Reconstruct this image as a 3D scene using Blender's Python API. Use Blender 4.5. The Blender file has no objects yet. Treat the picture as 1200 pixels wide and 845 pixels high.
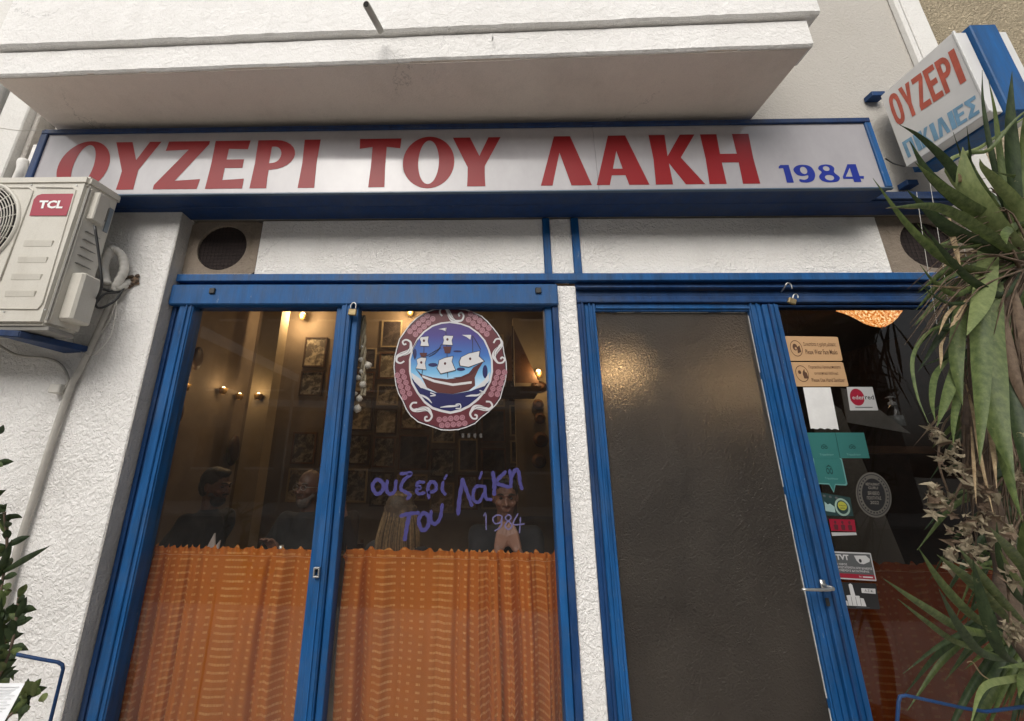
import bpy, bmesh, math, random
from mathutils import Vector, Matrix
sc = bpy.context.scene
col = sc.collection
R = math.radians
# ------------------------------------------------------------------ camera
D0 = 1.85                        # camera stands 1.85 m in front of the shopfront, eye at 1.55 m
CAMP = Vector((0, -D0, 1.55))
FPX, CX, CY = 446.32, 537.91, 415.07
MR = ((0.99950901, 0.02878418, 0.01237815), (0.00416306, 0.26955277, -0.96297662), (-0.03105506, 0.96255534, 0.26930059))
cd = bpy.data.cameras.new('camera')
cam = bpy.data.objects.new('camera', cd); col.objects.link(cam); sc.camera = cam
cd.sensor_width = 36; cd.lens = FPX / 1200 * 36
cd.shift_x = (600 - CX) / 1200; cd.shift_y = -(422.5 - CY) / 1200
cd.clip_start = .02; cd.clip_end = 400
r0, r1, r2 = [Vector(v) for v in MR]
m3 = Matrix((r0, -r1, -r2)).transposed()
cam.matrix_world = Matrix.Translation(CAMP) @ m3.to_4x4()
# ------------------------------------------------------------------ world, sun, exposure
SUN_EL, SUN_AZ = 42, 198
w = bpy.data.worlds.new('World'); sc.world = w; w.use_nodes = True
nt = w.node_tree; nt.nodes.clear()
out = nt.nodes.new('ShaderNodeOutputWorld'); bg = nt.nodes.new('ShaderNodeBackground')
sky = nt.nodes.new('ShaderNodeTexSky'); sky.sky_type = 'NISHITA'; sky.sun_disc = False
sky.sun_elevation = R(SUN_EL); sky.sun_rotation = R(SUN_AZ); sky.dust_density = 6; sky.air_density = 1.2
hs = nt.nodes.new('ShaderNodeHueSaturation'); hs.inputs['Saturation'].default_value = .3
nt.links.new(sky.outputs[0], hs.inputs['Color']); nt.links.new(hs.outputs[0], bg.inputs[0]); nt.links.new(bg.outputs[0], out.inputs[0])
bg.inputs[1].default_value = .15
sl = bpy.data.lights.new('sun', 'SUN'); sl.energy = 1.5; sl.angle = R(55); sl.color = (1, .955, .89)
so = bpy.data.objects.new('sun', sl); col.objects.link(so)
sd = Vector((math.sin(R(SUN_AZ)) * math.cos(R(SUN_EL)), math.cos(R(SUN_AZ)) * math.cos(R(SUN_EL)), math.sin(R(SUN_EL))))
so.rotation_euler = sd.to_track_quat('Z', 'Y').to_euler()
sc.view_settings.view_transform = 'Standard'; sc.view_settings.look = 'None'
sc.view_settings.exposure = 0.08; sc.view_settings.gamma = 1
sc.render.engine = 'CYCLES'
sc.cycles.max_bounces = 10; sc.cycles.transparent_max_bounces = 24; sc.cycles.transmission_bounces = 8
sc.cycles.caustics_reflective = False; sc.cycles.caustics_refractive = False
rnd = random.Random(7)
# ------------------------------------------------------------------ geometry helpers
def ray(px, py):
    v = Vector(((px - CX) / FPX, (py - CY) / FPX, 1))
    return r0 * v.x + r1 * v.y + r2 * v.z
def at(px, py, Y=0.0):           # point of the plane y=Y seen at a photo pixel
    d = ray(px, py); return CAMP + d * ((Y + D0) / d.y)
def atx(px, py, X):
    d = ray(px, py); return CAMP + d * (X / d.x)
def P(o, label=None, cat=None, group=None, kind=None):
    if label: o['label'] = label
    if cat: o['category'] = cat
    if group: o['group'] = group
    if kind: o['kind'] = kind
    return o
def worldloc(o):
    v = Vector(o.location)
    while o.parent: o = o.parent; v += o.location
    return v
def thing(name, loc, label, cat, group=None):
    o = bpy.data.objects.new(name, None); col.objects.link(o); o.location = loc; o.empty_display_size = .1
    return P(o, label, cat, group)
class MB:
    def __init__(s): s.bm = bmesh.new()
    def box(s, x0, x1, y0, y1, z0, z1, bev=0.0015):
        c = Vector(((x0+x1)/2, (y0+y1)/2, (z0+z1)/2)); sz = (abs(x1-x0), abs(y1-y0), abs(z1-z0))
        return s.obox(c, sz, None, bev)
    def obox(s, c, sz, rot=None, bev=0.0015):
        t = bmesh.new(); bmesh.ops.create_cube(t, size=1)
        for v in t.verts: v.co = Vector((v.co.x*sz[0], v.co.y*sz[1], v.co.z*sz[2]))
        if bev and min(sz) > bev*2.5: bmesh.ops.bevel(t, geom=t.edges[:], offset=bev, segments=1, affect='EDGES')
        for v in t.verts:
            v.co = (rot @ v.co if rot else v.co) + Vector(c)
        s.merge(t); return s
    def merge(s, t):
        me = bpy.data.meshes.new('tmp'); t.to_mesh(me); t.free(); s.bm.from_mesh(me); bpy.data.meshes.remove(me)
    def hexa(s, p, bev=0):       # 8 corners: bottom 4, top 4
        t = bmesh.new(); v = [t.verts.new(q) for q in p]
        for f in ((0,3,2,1),(4,5,6,7),(0,1,5,4),(1,2,6,5),(2,3,7,6),(3,0,4,7)): t.faces.new([v[i] for i in f])
        bmesh.ops.recalc_face_normals(t, faces=t.faces[:])
        if bev: bmesh.ops.bevel(t, geom=t.edges[:], offset=bev, segments=2, affect='EDGES')
        s.merge(t); return s
    def prism(s, pts, dirv, bev=0):   # planar outline extruded along dirv
        t = bmesh.new(); vs = [t.verts.new(p) for p in pts]; f = t.faces.new(vs)
        e = bmesh.ops.extrude_face_region(t, geom=[f]); 
        for v in [g for g in e['geom'] if isinstance(g, bmesh.types.BMVert)]: v.co += Vector(dirv)
        bmesh.ops.recalc_face_normals(t, faces=t.faces[:])
        s.merge(t); return s
    def cyl(s, a, b, ra, rb=None, n=16, caps=True):
        a = Vector(a); b = Vector(b); rb = ra if rb is None else rb
        q = (b-a).to_track_quat('Z', 'Y').to_matrix(); L = (b-a).length
        t = bmesh.new(); bmesh.ops.create_cone(t, cap_ends=caps, segments=n, radius1=ra, radius2=rb, depth=L)
        for v in t.verts: v.co = q @ (v.co + Vector((0,0,L/2))) + a
        s.merge(t); return s
    def ell(s, c, r, rot=None, sub=2):
        t = bmesh.new(); bmesh.ops.create_icosphere(t, subdivisions=sub, radius=1)
        for v in t.verts:
            q = Vector((v.co.x*r[0], v.co.y*r[1], v.co.z*r[2])); v.co = (rot @ q if rot else q) + Vector(c)
        s.merge(t); return s
    def lathe(s, c, prof, n=24, axis=Vector((0,0,1))):
        q = axis.to_track_quat('Z', 'Y').to_matrix(); c = Vector(c); rings = []
        for r_, z_ in prof:
            rings.append([s.bm.verts.new(q @ Vector((r_*math.cos(2*math.pi*i/n), r_*math.sin(2*math.pi*i/n), z_)) + c) for i in range(n)])
        for a, b in zip(rings, rings[1:]):
            for i in range(n): s.bm.faces.new((a[i], a[(i+1)%n], b[(i+1)%n], b[i]))
        return s
    def tube(s, pts, r, n=8, smooth=6, closed=False):
        pts = [Vector(p) for p in pts]
        if smooth: pts = spline(pts, smooth, closed)
        rr = r if callable(r) else (lambda t: r)
        rings = []; N = len(pts); up = None
        for i, p in enumerate(pts):
            a = pts[(i-1) % N] if (closed or i) else p; b = pts[(i+1) % N] if (closed or i < N-1) else p
            t = (b-a).normalized()
            if up is None: up = t.orthogonal().normalized()
            up = (up - t*up.dot(t)).normalized(); sd_ = t.cross(up); k = rr(i/(N-1))
            rings.append([s.bm.verts.new(p + (up*math.cos(2*math.pi*j/n) + sd_*math.sin(2*math.pi*j/n))*k) for j in range(n)])
        pairs = list(zip(rings, rings[1:])) + ([(rings[-1], rings[0])] if closed else [])
        for a, b in pairs:
            for j in range(n): s.bm.faces.new((a[j], a[(j+1)%n], b[(j+1)%n], b[j]))
        if not closed: s.bm.faces.new(rings[0][::-1]); s.bm.faces.new(rings[-1])
        return s
    def build(s, name, mat, parent=None, smooth=False, uvf=None, **k):
        me = bpy.data.meshes.new(name)
        root = worldloc(parent) if parent else None
        if root is None:
            vs = s.bm.verts; n = max(1, len(vs))
            root = Vector((sum(v.co.x for v in vs)/n, sum(v.co.y for v in vs)/n, min((v.co.z for v in vs), default=0)))
            loc = root
        else: loc = Vector((0,0,0))
        for v in s.bm.verts: v.co -= root
        s.bm.to_mesh(me); s.bm.free()
        if smooth:
            for p in me.polygons: p.use_smooth = True
        for m in (mat if isinstance(mat, (list, tuple)) else [mat]): me.materials.append(m)
        o = bpy.data.objects.new(name, me); col.objects.link(o); o.location = loc
        if parent: o.parent = parent
        return P(o, **k)
def spline(pts, k=6, closed=False):
    out = []; N = len(pts)
    rng = range(N) if closed else range(N-1)
    for i in rng:
        p1 = pts[i]; p2 = pts[(i+1) % N]
        p0 = pts[(i-1) % N] if (closed or i) else p1*2 - p2
        p3 = pts[(i+2) % N] if (closed or i+2 < N) else p2*2 - p1
        for j in range(k):
            t = j/k
            out.append(.5*((2*p1) + (p2-p0)*t + (2*p0-5*p1+4*p2-p3)*t*t + (3*p1-p0-3*p2+p3)*t**3))
    if not closed: out.append(pts[-1])
    return out
# ------------------------------------------------------------------ materials
def nmat(name):
    m = bpy.data.materials.new(name); m.use_nodes = True; t = m.node_tree
    b = t.nodes['Principled BSDF']; return m, t, b
def noise(t, scale, detail=4, rough=.6, dist=0, coord=None, vec_scale=None):
    tc = t.nodes.new('ShaderNodeTexCoord'); n = t.nodes.new('ShaderNodeTexNoise')
    n.inputs['Scale'].default_value = scale; n.inputs['Detail'].default_value = detail; n.inputs['Roughness'].default_value = rough; n.inputs['Distortion'].default_value = dist
    if vec_scale:
        mp = t.nodes.new('ShaderNodeMapping'); mp.inputs['Scale'].default_value = vec_scale
        t.links.new(tc.outputs['Object'], mp.inputs[0]); t.links.new(mp.outputs[0], n.inputs['Vector'])
    else: t.links.new(tc.outputs['Object'], n.inputs['Vector'])
    return n
def ramp(t, src, stops):
    r_ = t.nodes.new('ShaderNodeValToRGB'); e = r_.color_ramp.elements
    while len(e) < len(stops): e.new(.5)
    for el, (p, c) in zip(e, stops):
        el.position = p; el.color = (c, c, c, 1) if isinstance(c, (int, float)) else (*c, 1)
    t.links.new(src, r_.inputs[0]); return r_
def mixc(t, fac, a, b, mode='MIX'):
    m = t.nodes.new('ShaderNodeMix'); m.data_type = 'RGBA'; m.blend_type = mode
    if isinstance(fac, (int, float)): m.inputs[0].default_value = fac
    else: t.links.new(fac, m.inputs[0])
    for i, v in ((6, a), (7, b)):
        if isinstance(v, tuple): m.inputs[i].default_value = (*v, 1)
        else: t.links.new(v, m.inputs[i])
    return m.outputs[2]
def bump(t, b, height, strength, dist=.01, prev=None):
    n = t.nodes.new('ShaderNodeBump'); n.inputs['Strength'].default_value = strength; n.inputs['Distance'].default_value = dist
    t.links.new(height, n.inputs['Height'])
    if prev: t.links.new(prev.outputs[0], n.inputs['Normal'])
    t.links.new(n.outputs[0], b.inputs['Normal']); return n
def simple(name, c, rough=.6, metal=0, var=.12, ns=6, bs=0, bscale=80, spec=.5, trans=0):
    m, t, b = nmat(name)
    b.inputs['Roughness'].default_value = rough; b.inputs['Metallic'].default_value = metal; b.inputs['Specular IOR Level'].default_value = spec
    n = noise(t, ns, 5)
    lo = tuple(x*(1-var) for x in c); hi = tuple(min(1, x*(1+var)) for x in c)
    r_ = ramp(t, n.outputs[0], ((.3, lo), (.7, hi))); t.links.new(r_.outputs[0], b.inputs['Base Color'])
    if bs: bump(t, b, noise(t, bscale, 3).outputs[0], bs, .004)
    return m
def stucco(name, c, scale=38, strength=.8, dist=.012, dirt=.18, dirtc=(.28, .25, .21), thr=.5, coarse=0.0):
    m, t, b = nmat(name); b.inputs['Roughness'].default_value = .85; b.inputs['Specular IOR Level'].default_value = .25
    n1 = noise(t, scale, 3, .55, .9); r1_ = ramp(t, n1.outputs[0], ((thr-.13, 0.0), (thr+.15, 1.0)))
    n2 = noise(t, scale*5, 4, .65)
    lf_ = noise(t, 2.3, 3); lr = ramp(t, lf_.outputs[0], ((.35, .6), (.65, 1.0))); mu = t.nodes.new('ShaderNodeMath'); mu.operation = 'MULTIPLY'; t.links.new(r1_.outputs[0], mu.inputs[0]); t.links.new(lr.outputs[0], mu.inputs[1])
    hm = t.nodes.new('ShaderNodeMath'); hm.operation = 'MULTIPLY_ADD'; t.links.new(n2.outputs[0], hm.inputs[0]); hm.inputs[1].default_value = .22
    t.links.new(mu.outputs[0], hm.inputs[2])
    vo = t.nodes.new('ShaderNodeTexVoronoi'); vo.feature = 'DISTANCE_TO_EDGE'; vo.inputs['Scale'].default_value = 1.1; wp = noise(t, 4, 6, .7); tcv = t.nodes.new('ShaderNodeTexCoord'); mxv = t.nodes.new('ShaderNodeMix'); mxv.data_type = 'RGBA'; mxv.blend_type = 'ADD'; mxv.inputs[0].default_value = .35
    t.links.new(tcv.outputs['Object'], mxv.inputs[6]); t.links.new(wp.outputs['Color'], mxv.inputs[7]); t.links.new(mxv.outputs[2], vo.inputs['Vector'])
    crk = ramp(t, vo.outputs['Distance'], ((.0, .62), (.0035, 1.0))); cn = noise(t, 1.4, 2); cm = ramp(t, cn.outputs[0], ((.55, 1.0), (.62, 0.0)))
    bn = bump(t, b, hm.outputs[0], strength, dist)
    if coarse: bump(t, b, noise(t, 6, 2).outputs[0], coarse, .03, bn)
    d1 = noise(t, 1.7, 7, .7); dr = ramp(t, d1.outputs[0], ((.48, 0.0), (.75, dirt)))
    d2 = noise(t, 3.0, 6, .7, 0, None, (3.5, 3.5, .45)); dr2 = ramp(t, d2.outputs[0], ((.55, 0.0), (.8, dirt*.8)))
    c1 = mixc(t, dr.outputs[0], c, dirtc); c2 = mixc(t, dr2.outputs[0], c1, dirtc)
    ck = ramp(t, n2.outputs[0], ((.25, .82), (.5, 1.0))); c3 = mixc(t, 1.0, c2, ck.outputs[0], 'MULTIPLY'); ckm = mixc(t, cm.outputs[0], crk.outputs[0], (1, 1, 1)); c3 = mixc(t, 1.0, c3, ckm, 'MULTIPLY')
    t.links.new(c3, b.inputs['Base Color']); return m
def paint(name, c, wear=.5, wearc=(.45, .5, .55), rough=.5):
    m, t, b = nmat(name); b.inputs['Specular IOR Level'].default_value = .28; b.inputs['Roughness'].default_value = rough
    n = noise(t, 4, 6, .7, 0, None, (6, 6, .7)); base = ramp(t, n.outputs[0], ((.3, tuple(x*.60 for x in c)), (.7, tuple(x*1.30 for x in c))))
    g = noise(t, 60, 6, .75, 0, None, (1, 1, .25)); gr = ramp(t, g.outputs[0], ((.66, 0.0), (.72, wear)))
    cc = mixc(t, gr.outputs[0], base.outputs[0], wearc)
    ch = noise(t, 16, 7, .8); chr_ = ramp(t, ch.outputs[0], ((.665, 0.0), (.69, .8))); cc = mixc(t, chr_.outputs[0], cc, (.05, .045, .045))
    ds_ = noise(t, 2.5, 6, .75); dsr = ramp(t, ds_.outputs[0], ((.45, 0.0), (.75, .35))); cc = mixc(t, dsr.outputs[0], cc, (.10, .11, .12))
    t.links.new(cc, b.inputs['Base Color'])
    rr = ramp(t, n.outputs[0], ((.3, rough-.1), (.7, rough+.15))); t.links.new(rr.outputs[0], b.inputs['Roughness'])
    bump(t, b, noise(t, 25, 5, .6, 0, None, (5, 5, .6)).outputs[0], .35, .003); return m
def emis(name, c, s):
    m, t, b = nmat(name); b.inputs['Base Color'].default_value = (*c, 1)
    b.inputs['Emission Color'].default_value = (*c, 1); b.inputs['Emission Strength'].default_value = s; return m
def glassmat(name, tint, refl=1.0, rough=0.0, dirt=.02):
    m = bpy.data.materials.new(name); m.use_nodes = True; t = m.node_tree; t.nodes.clear()
    o = t.nodes.new('ShaderNodeOutputMaterial'); tr = t.nodes.new('ShaderNodeBsdfTransparent'); gl = t.nodes.new('ShaderNodeBsdfGlossy')
    fr = t.nodes.new('ShaderNodeFresnel'); fr.inputs[0].default_value = 1.6; mx = t.nodes.new('ShaderNodeMixShader')
    tr.inputs[0].default_value = (*tint, 1); gl.inputs['Roughness'].default_value = rough; gl.inputs[0].default_value = (refl, refl, refl, 1)
    n = noise(t, 1.3, 2)
    bp = t.nodes.new('ShaderNodeBump'); bp.inputs['Strength'].default_value = .04; bp.inputs['Distance'].default_value = .02
    t.links.new(n.outputs[0], bp.inputs['Height']); t.links.new(bp.outputs[0], gl.inputs['Normal'])
    ge = t.nodes.new('ShaderNodeNewGeometry'); iv = t.nodes.new('ShaderNodeMath'); iv.operation = 'SUBTRACT'; iv.inputs[0].default_value = 1; t.links.new(ge.outputs['Backfacing'], iv.inputs[1])
    ml = t.nodes.new('ShaderNodeMath'); ml.operation = 'MULTIPLY'; t.links.new(fr.outputs[0], ml.inputs[0]); t.links.new(iv.outputs[0], ml.inputs[1])
    t.links.new(ml.outputs[0], mx.inputs[0]); t.links.new(tr.outputs[0], mx.inputs[1]); t.links.new(gl.outputs[0], mx.inputs[2])
    df = t.nodes.new('ShaderNodeBsdfDiffuse'); df.inputs[0].default_value = (.5, .48, .45, 1)
    sm = noise(t, 5, 8, .7, .4); sr = ramp(t, sm.outputs[0], ((.35, dirt*.3), (.75, dirt))); mx2 = t.nodes.new('ShaderNodeMixShader')
    t.links.new(sr.outputs[0], mx2.inputs[0]); t.links.new(mx.outputs[0], mx2.inputs[1]); t.links.new(df.outputs[0], mx2.inputs[2])
    t.links.new(mx2.outputs[0], o.inputs[0]); return m
M = {}
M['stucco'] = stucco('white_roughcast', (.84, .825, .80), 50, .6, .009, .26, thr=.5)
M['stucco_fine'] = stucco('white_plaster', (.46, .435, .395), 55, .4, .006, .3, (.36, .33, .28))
M['panel'] = stucco('panel_plaster', (.88, .86, .825), 50, .65, .008, .18)
M['parapet'] = stucco('parapet_plaster', (.82, .81, .79), 34, .4, .006, .16, coarse=.25)
M['soffit'] = stucco('soffit_plaster', (.75, .67, .60), 60, .25, .004, .22)
M['reveal'] = stucco('reveal_grey', (.52, .49, .45), 60, .6, .008, .5, (.16, .15, .13))
M['cement'] = stucco('vent_cement', (.25, .205, .16), 30, .5, .008, .7, (.12, .09, .06))
M['tan'] = stucco('tan_roughcast', (.50, .42, .29), 60, 1.0, .02, .15, (.3, .24, .16))
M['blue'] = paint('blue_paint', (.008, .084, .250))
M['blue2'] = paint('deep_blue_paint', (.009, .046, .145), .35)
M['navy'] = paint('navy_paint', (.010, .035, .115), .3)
M['acmetal'] = stucco('ac_enamel', (.62, .595, .53), 60, .03, .002, .30, (.30, .25, .18)); M['acmetal'].node_tree.nodes['Principled BSDF'].inputs['Roughness'].default_value = .42
M['acdark'] = simple('ac_dark_grey', (.22, .21, .19), .6)  # plain dark grey for seams, slots, tray and a pot
M['black'] = simple('black_rubber', (.02, .02, .02), .5)
M['blackhole'] = simple('near_black', (.012, .010, .009), .9)  # flat black, also stands in for the darkness of hollows
M['steel'] = simple('steel', (.5, .5, .48), .35, .9)
M['brass'] = simple('brass', (.30, .23, .12), .5, .7, .3, 60)
M['wire'] = simple('off_white_plastic', (.6, .58, .53), .5)
M['tape'] = simple('insulation_tape', (.62, .60, .55), .55, 0, .15, 20, .5, 60)
M['pipe'] = simple('grey_pipe', (.42, .40, .36), .55, 0, .15, 10)
M['whitepaint'] = stucco('old_white_paint', (.70, .69, .66), 20, .3, .006, .2)
M['rust'] = simple('broken_plaster', (.22, .15, .10), .9, 0, .5, 40, .8, 60)
def signface():
    m, t, b = nmat('sign_acrylic'); b.inputs['Roughness'].default_value = .13; b.inputs['Specular IOR Level'].default_value = .5
    n = noise(t, 2.2, 6, .7, 0, None, (1, 1, .5)); r_ = ramp(t, n.outputs[0], ((.3, (.31, .298, .31)), (.7, (.41, .395, .41))))
    t.links.new(r_.outputs[0], b.inputs['Base Color'])
    s = noise(t, 3.5, 5, .7); rr = ramp(t, s.outputs[0], ((.3, .07), (.8, .2))); t.links.new(rr.outputs[0], b.inputs['Roughness']); return m
M['signface'] = signface()
M['red'] = simple('red_vinyl', (.25, .008, .011), .35, 0, .1, 3, spec=.2)
M['blueletter'] = simple('blue_vinyl', (.010, .026, .25), .35, 0, .08, 3, spec=.2)
M['sidewhite'] = simple('faded_sign_white', (.66, .66, .65), .35, 0, .08, 4)
M['sidered'] = simple('faded_red_paint', (.47, .10, .065), .5, 0, .22, 18)
M['sideblue'] = simple('faded_blue_paint', (.17, .33, .48), .5, 0, .22, 18)
M['glass'] = glassmat('window_glass', (.93, .935, .93), 1.0, 0.0, .010)
M['glass_shade_tint'] = glassmat('shade_tinted_glass', (.68, .68, .68), .55, 0.0, .006)  # grey tint stands in for the plant's shade on this window
M['clearglass'] = glassmat('tumbler_glass', (.93, .95, .95), 1.0, .02, 0.0)
def frosted():
    m = bpy.data.materials.new('pebbled_glass'); m.use_nodes = True; t = m.node_tree; t.nodes.clear()
    o = t.nodes.new('ShaderNodeOutputMaterial'); df = t.nodes.new('ShaderNodeBsdfDiffuse'); gl = t.nodes.new('ShaderNodeBsdfGlossy'); rf = t.nodes.new('ShaderNodeBsdfRefraction')
    gl.inputs['Roughness'].default_value = .42; rf.inputs['Roughness'].default_value = .34; rf.inputs['IOR'].default_value = 1.25
    rf.inputs[0].default_value = (.8, .76, .7, 1)
    n = noise(t, 95, 3, .6, .8); bp = t.nodes.new('ShaderNodeBump'); bp.inputs['Strength'].default_value = .95; bp.inputs['Distance'].default_value = .007
    t.links.new(n.outputs[0], bp.inputs['Height'])
    for q in (df, gl, rf): t.links.new(bp.outputs[0], q.inputs['Normal'])
    g = noise(t, 3.0, 9, .78, .3); c = ramp(t, g.outputs[0], ((.36, (.044, .036, .029)), (.66, (.10, .085, .070)))); t.links.new(c.outputs[0], df.inputs[0])
    m1 = t.nodes.new('ShaderNodeMixShader'); m1.inputs[0].default_value = .55; t.links.new(df.outputs[0], m1.inputs[1]); t.links.new(rf.outputs[0], m1.inputs[2])
    m2 = t.nodes.new('ShaderNodeMixShader'); fr = t.nodes.new('ShaderNodeFresnel'); fr.inputs[0].default_value = 1.45
    t.links.new(fr.outputs[0], m2.inputs[0]); t.links.new(m1.outputs[0], m2.inputs[1]); t.links.new(gl.outputs[0], m2.inputs[2])
    t.links.new(m2.outputs[0], o.inputs[0]); return m
M['frosted'] = frosted()
def curtainmat(name, base, dash, tl=.35):
    m, t, b = nmat(name); b.inputs['Roughness'].default_value = .9; b.inputs['Specular IOR Level'].default_value = .1
    uv = t.nodes.new('ShaderNodeUVMap'); uv.uv_map = 'UVMap'; sp = t.nodes.new('ShaderNodeSeparateXYZ'); t.links.new(uv.outputs[0], sp.inputs[0])
    def math_(op, a, v=None, w=None):
        k = t.nodes.new('ShaderNodeMath'); k.operation = op
        for i, q in enumerate((a, v, w)):
            if q is None: continue
            if isinstance(q, (int, float)): k.inputs[i].default_value = q
            else: t.links.new(q, k.inputs[i])
        return k.outputs[0]
    nz = noise(t, 9, 3); jit = math_('MULTIPLY', nz.outputs[0], .35)
    row = math_('FRACT', math_('ADD', math_('MULTIPLY', sp.outputs[1], 34), jit))
    rowm = math_('LESS_THAN', row, .30)
    cu = math_('FRACT', math_('MULTIPLY', sp.outputs[0], 3.6))
    wide = math_('LESS_THAN', cu, .38)
    d1 = math_('LESS_THAN', math_('ABSOLUTE', math_('SUBTRACT', cu, .50)), .03)
    d2 = math_('LESS_THAN', math_('ABSOLUTE', math_('SUBTRACT', cu, .66)), .03)
    d3 = math_('LESS_THAN', math_('ABSOLUTE', math_('SUBTRACT', cu, .84)), .035)
    cols = math_('MAXIMUM', math_('MAXIMUM', wide, d1), math_('MAXIMUM', d2, d3))
    breaks = math_('GREATER_THAN', math_('FRACT', math_('MULTIPLY', sp.outputs[0], 70)), .10)
    mask = math_('MULTIPLY', math_('MULTIPLY', rowm, cols), breaks)
    fine = math_('FRACT', math_('MULTIPLY', sp.outputs[0], 160)); fine2 = math_('LESS_THAN', fine, .3)
    b1 = mixc(t, math_('MULTIPLY', fine2, .25), base, tuple(x*.7 for x in base))
    big = noise(t, 3, 4); b2 = mixc(t, ramp(t, big.outputs[0], ((.35, 0.0), (.7, .35))).outputs[0], b1, tuple(x*.62 for x in base))
    wn = noise(t, 14, 5, .7); wr = ramp(t, wn.outputs[0], ((.3, .25), (.62, .9))); c = mixc(t, math_('MULTIPLY', mask, wr.outputs[0]), b2, dash); t.links.new(c, b.inputs['Base Color'])
    trl = t.nodes.new('ShaderNodeBsdfTranslucent'); t.links.new(c, trl.inputs[0]); mx = t.nodes.new('ShaderNodeMixShader'); mx.inputs[0].default_value = tl
    o = t.nodes['Material Output']; t.links.new(b.outputs[0], mx.inputs[1]); t.links.new(trl.outputs[0], mx.inputs[2]); t.links.new(mx.outputs[0], o.inputs[0])
    bump(t, b, mask, .4, .002); return m
M['curtain'] = curtainmat('orange_curtain', (.68, .195, .028), (.90, .46, .15), .45)
M['curtain_shaded'] = curtainmat('shade_toned_curtain', (.50, .095, .012), (.62, .24, .07), .25)  # curtain cloth again, darkened and reddened to stand in for shade
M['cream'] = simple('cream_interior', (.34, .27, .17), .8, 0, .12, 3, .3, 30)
M['creamdim'] = simple('dimmed_cream_plaster', (.20, .155, .11), .8, 0, .2, 3, .3, 30)  # cream wall colour darkened so the room looks dim
M['darkwood'] = simple('dark_wood', (.055, .028, .014), .5, 0, .4, 8)
M['wood'] = simple('brown_wood', (.13, .06, .025), .5, 0, .35, 8)
M['floor'] = simple('tile_floor', (.22, .17, .12), .5)
M['skin'] = simple('skin', (.12, .06, .04), .5, 0, .08, 8)
M['skinpale'] = simple('pale_skin', (.26, .14, .10), .5, 0, .08, 8)
M['hairdark'] = simple('dark_hair', (.012, .009, .008), .5, 0, .4, 60, .8, 150)
M['hairbrown'] = simple('dark_blond_hair', (.07, .045, .025), .6, 0, .5, 60, .8, 150)
M['hairblond'] = simple('blond_hair', (.26, .17, .08), .45, 0, .5, 60, .8, 150)
M['hairgrey'] = simple('grey_beard', (.10, .085, .075), .6, 0, .3, 60, .8, 150)
M['clothblack'] = simple('black_cloth', (.014, .014, .017), .85, 0, .3, 12)
M['clothgrey'] = simple('charcoal_cloth', (.011, .010, .011), .85, 0, .3, 12)
M['clothgreen'] = simple('dark_green_cloth', (.02, .035, .03), .85, 0, .3, 12)
M['clothbrown'] = simple('brown_cloth', (.03, .018, .016), .85, 0, .3, 12)
M['eye'] = simple('eye', (.05, .04, .035), .2)
M['paper'] = simple('paper', (.72, .72, .71), .7, 0, .08, 12, .3, 40)
M['ink'] = simple('ink', (.04, .04, .045), .6)
M['garlic'] = simple('garlic_skin', (.72, .66, .58), .5, 0, .15, 25)
M['straw'] = simple('straw', (.42, .35, .24), .7, 0, .3, 25)
def leafmat(name, c, c2, rough=.48, dry=.0, tl=.25):
    m, t, b = nmat(name); b.inputs['Roughness'].default_value = rough; b.inputs['Specular IOR Level'].default_value = .3
    n = noise(t, 5, 5, .7, 0, None, (14, 14, 3)); a = ramp(t, n.outputs[0], ((.35, c), (.65, c2)))
    s = noise(t, 24, 4, .8); sr = ramp(t, s.outputs[0], ((.66, 0.0), (.74, .75)))
    cc = mixc(t, sr.outputs[0], a.outputs[0], (.28, .26, .13)); t.links.new(cc, b.inputs['Base Color'])
    st = noise(t, 6, 2, .5, 0, None, (30, 30, 3)); bump(t, b, st.outputs[0], .3, .002)
    trl = t.nodes.new('ShaderNodeBsdfTranslucent'); t.links.new(cc, trl.inputs[0]); mx = t.nodes.new('ShaderNodeMixShader'); mx.inputs[0].default_value = tl
    o = t.nodes['Material Output']; t.links.new(b.outputs[0], mx.inputs[1]); t.links.new(trl.outputs[0], mx.inputs[2]); t.links.new(mx.outputs[0], o.inputs[0]); return m
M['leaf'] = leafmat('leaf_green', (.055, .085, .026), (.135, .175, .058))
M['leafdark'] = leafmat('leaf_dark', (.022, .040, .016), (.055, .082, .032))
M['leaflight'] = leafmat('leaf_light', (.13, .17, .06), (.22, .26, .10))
M['leafdry'] = leafmat('leaf_dry', (.22, .15, .08), (.42, .32, .19), .7, tl=.15)
M['leafbrown'] = leafmat('leaf_withered', (.09, .06, .04), (.17, .12, .08), .7, tl=.15)
M['dryflower'] = leafmat('dry_flower', (.17, .14, .09), (.38, .32, .22), .7, tl=.2)
M['bark'] = simple('bark', (.12, .085, .06), .9, 0, .4, 30, .9, 50)
M['terracotta'] = simple('terracotta', (.32, .13, .07), .8)
def flat(name, c, rough=.35, var=.04): return simple(name, c, rough, 0, var, 8)
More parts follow.
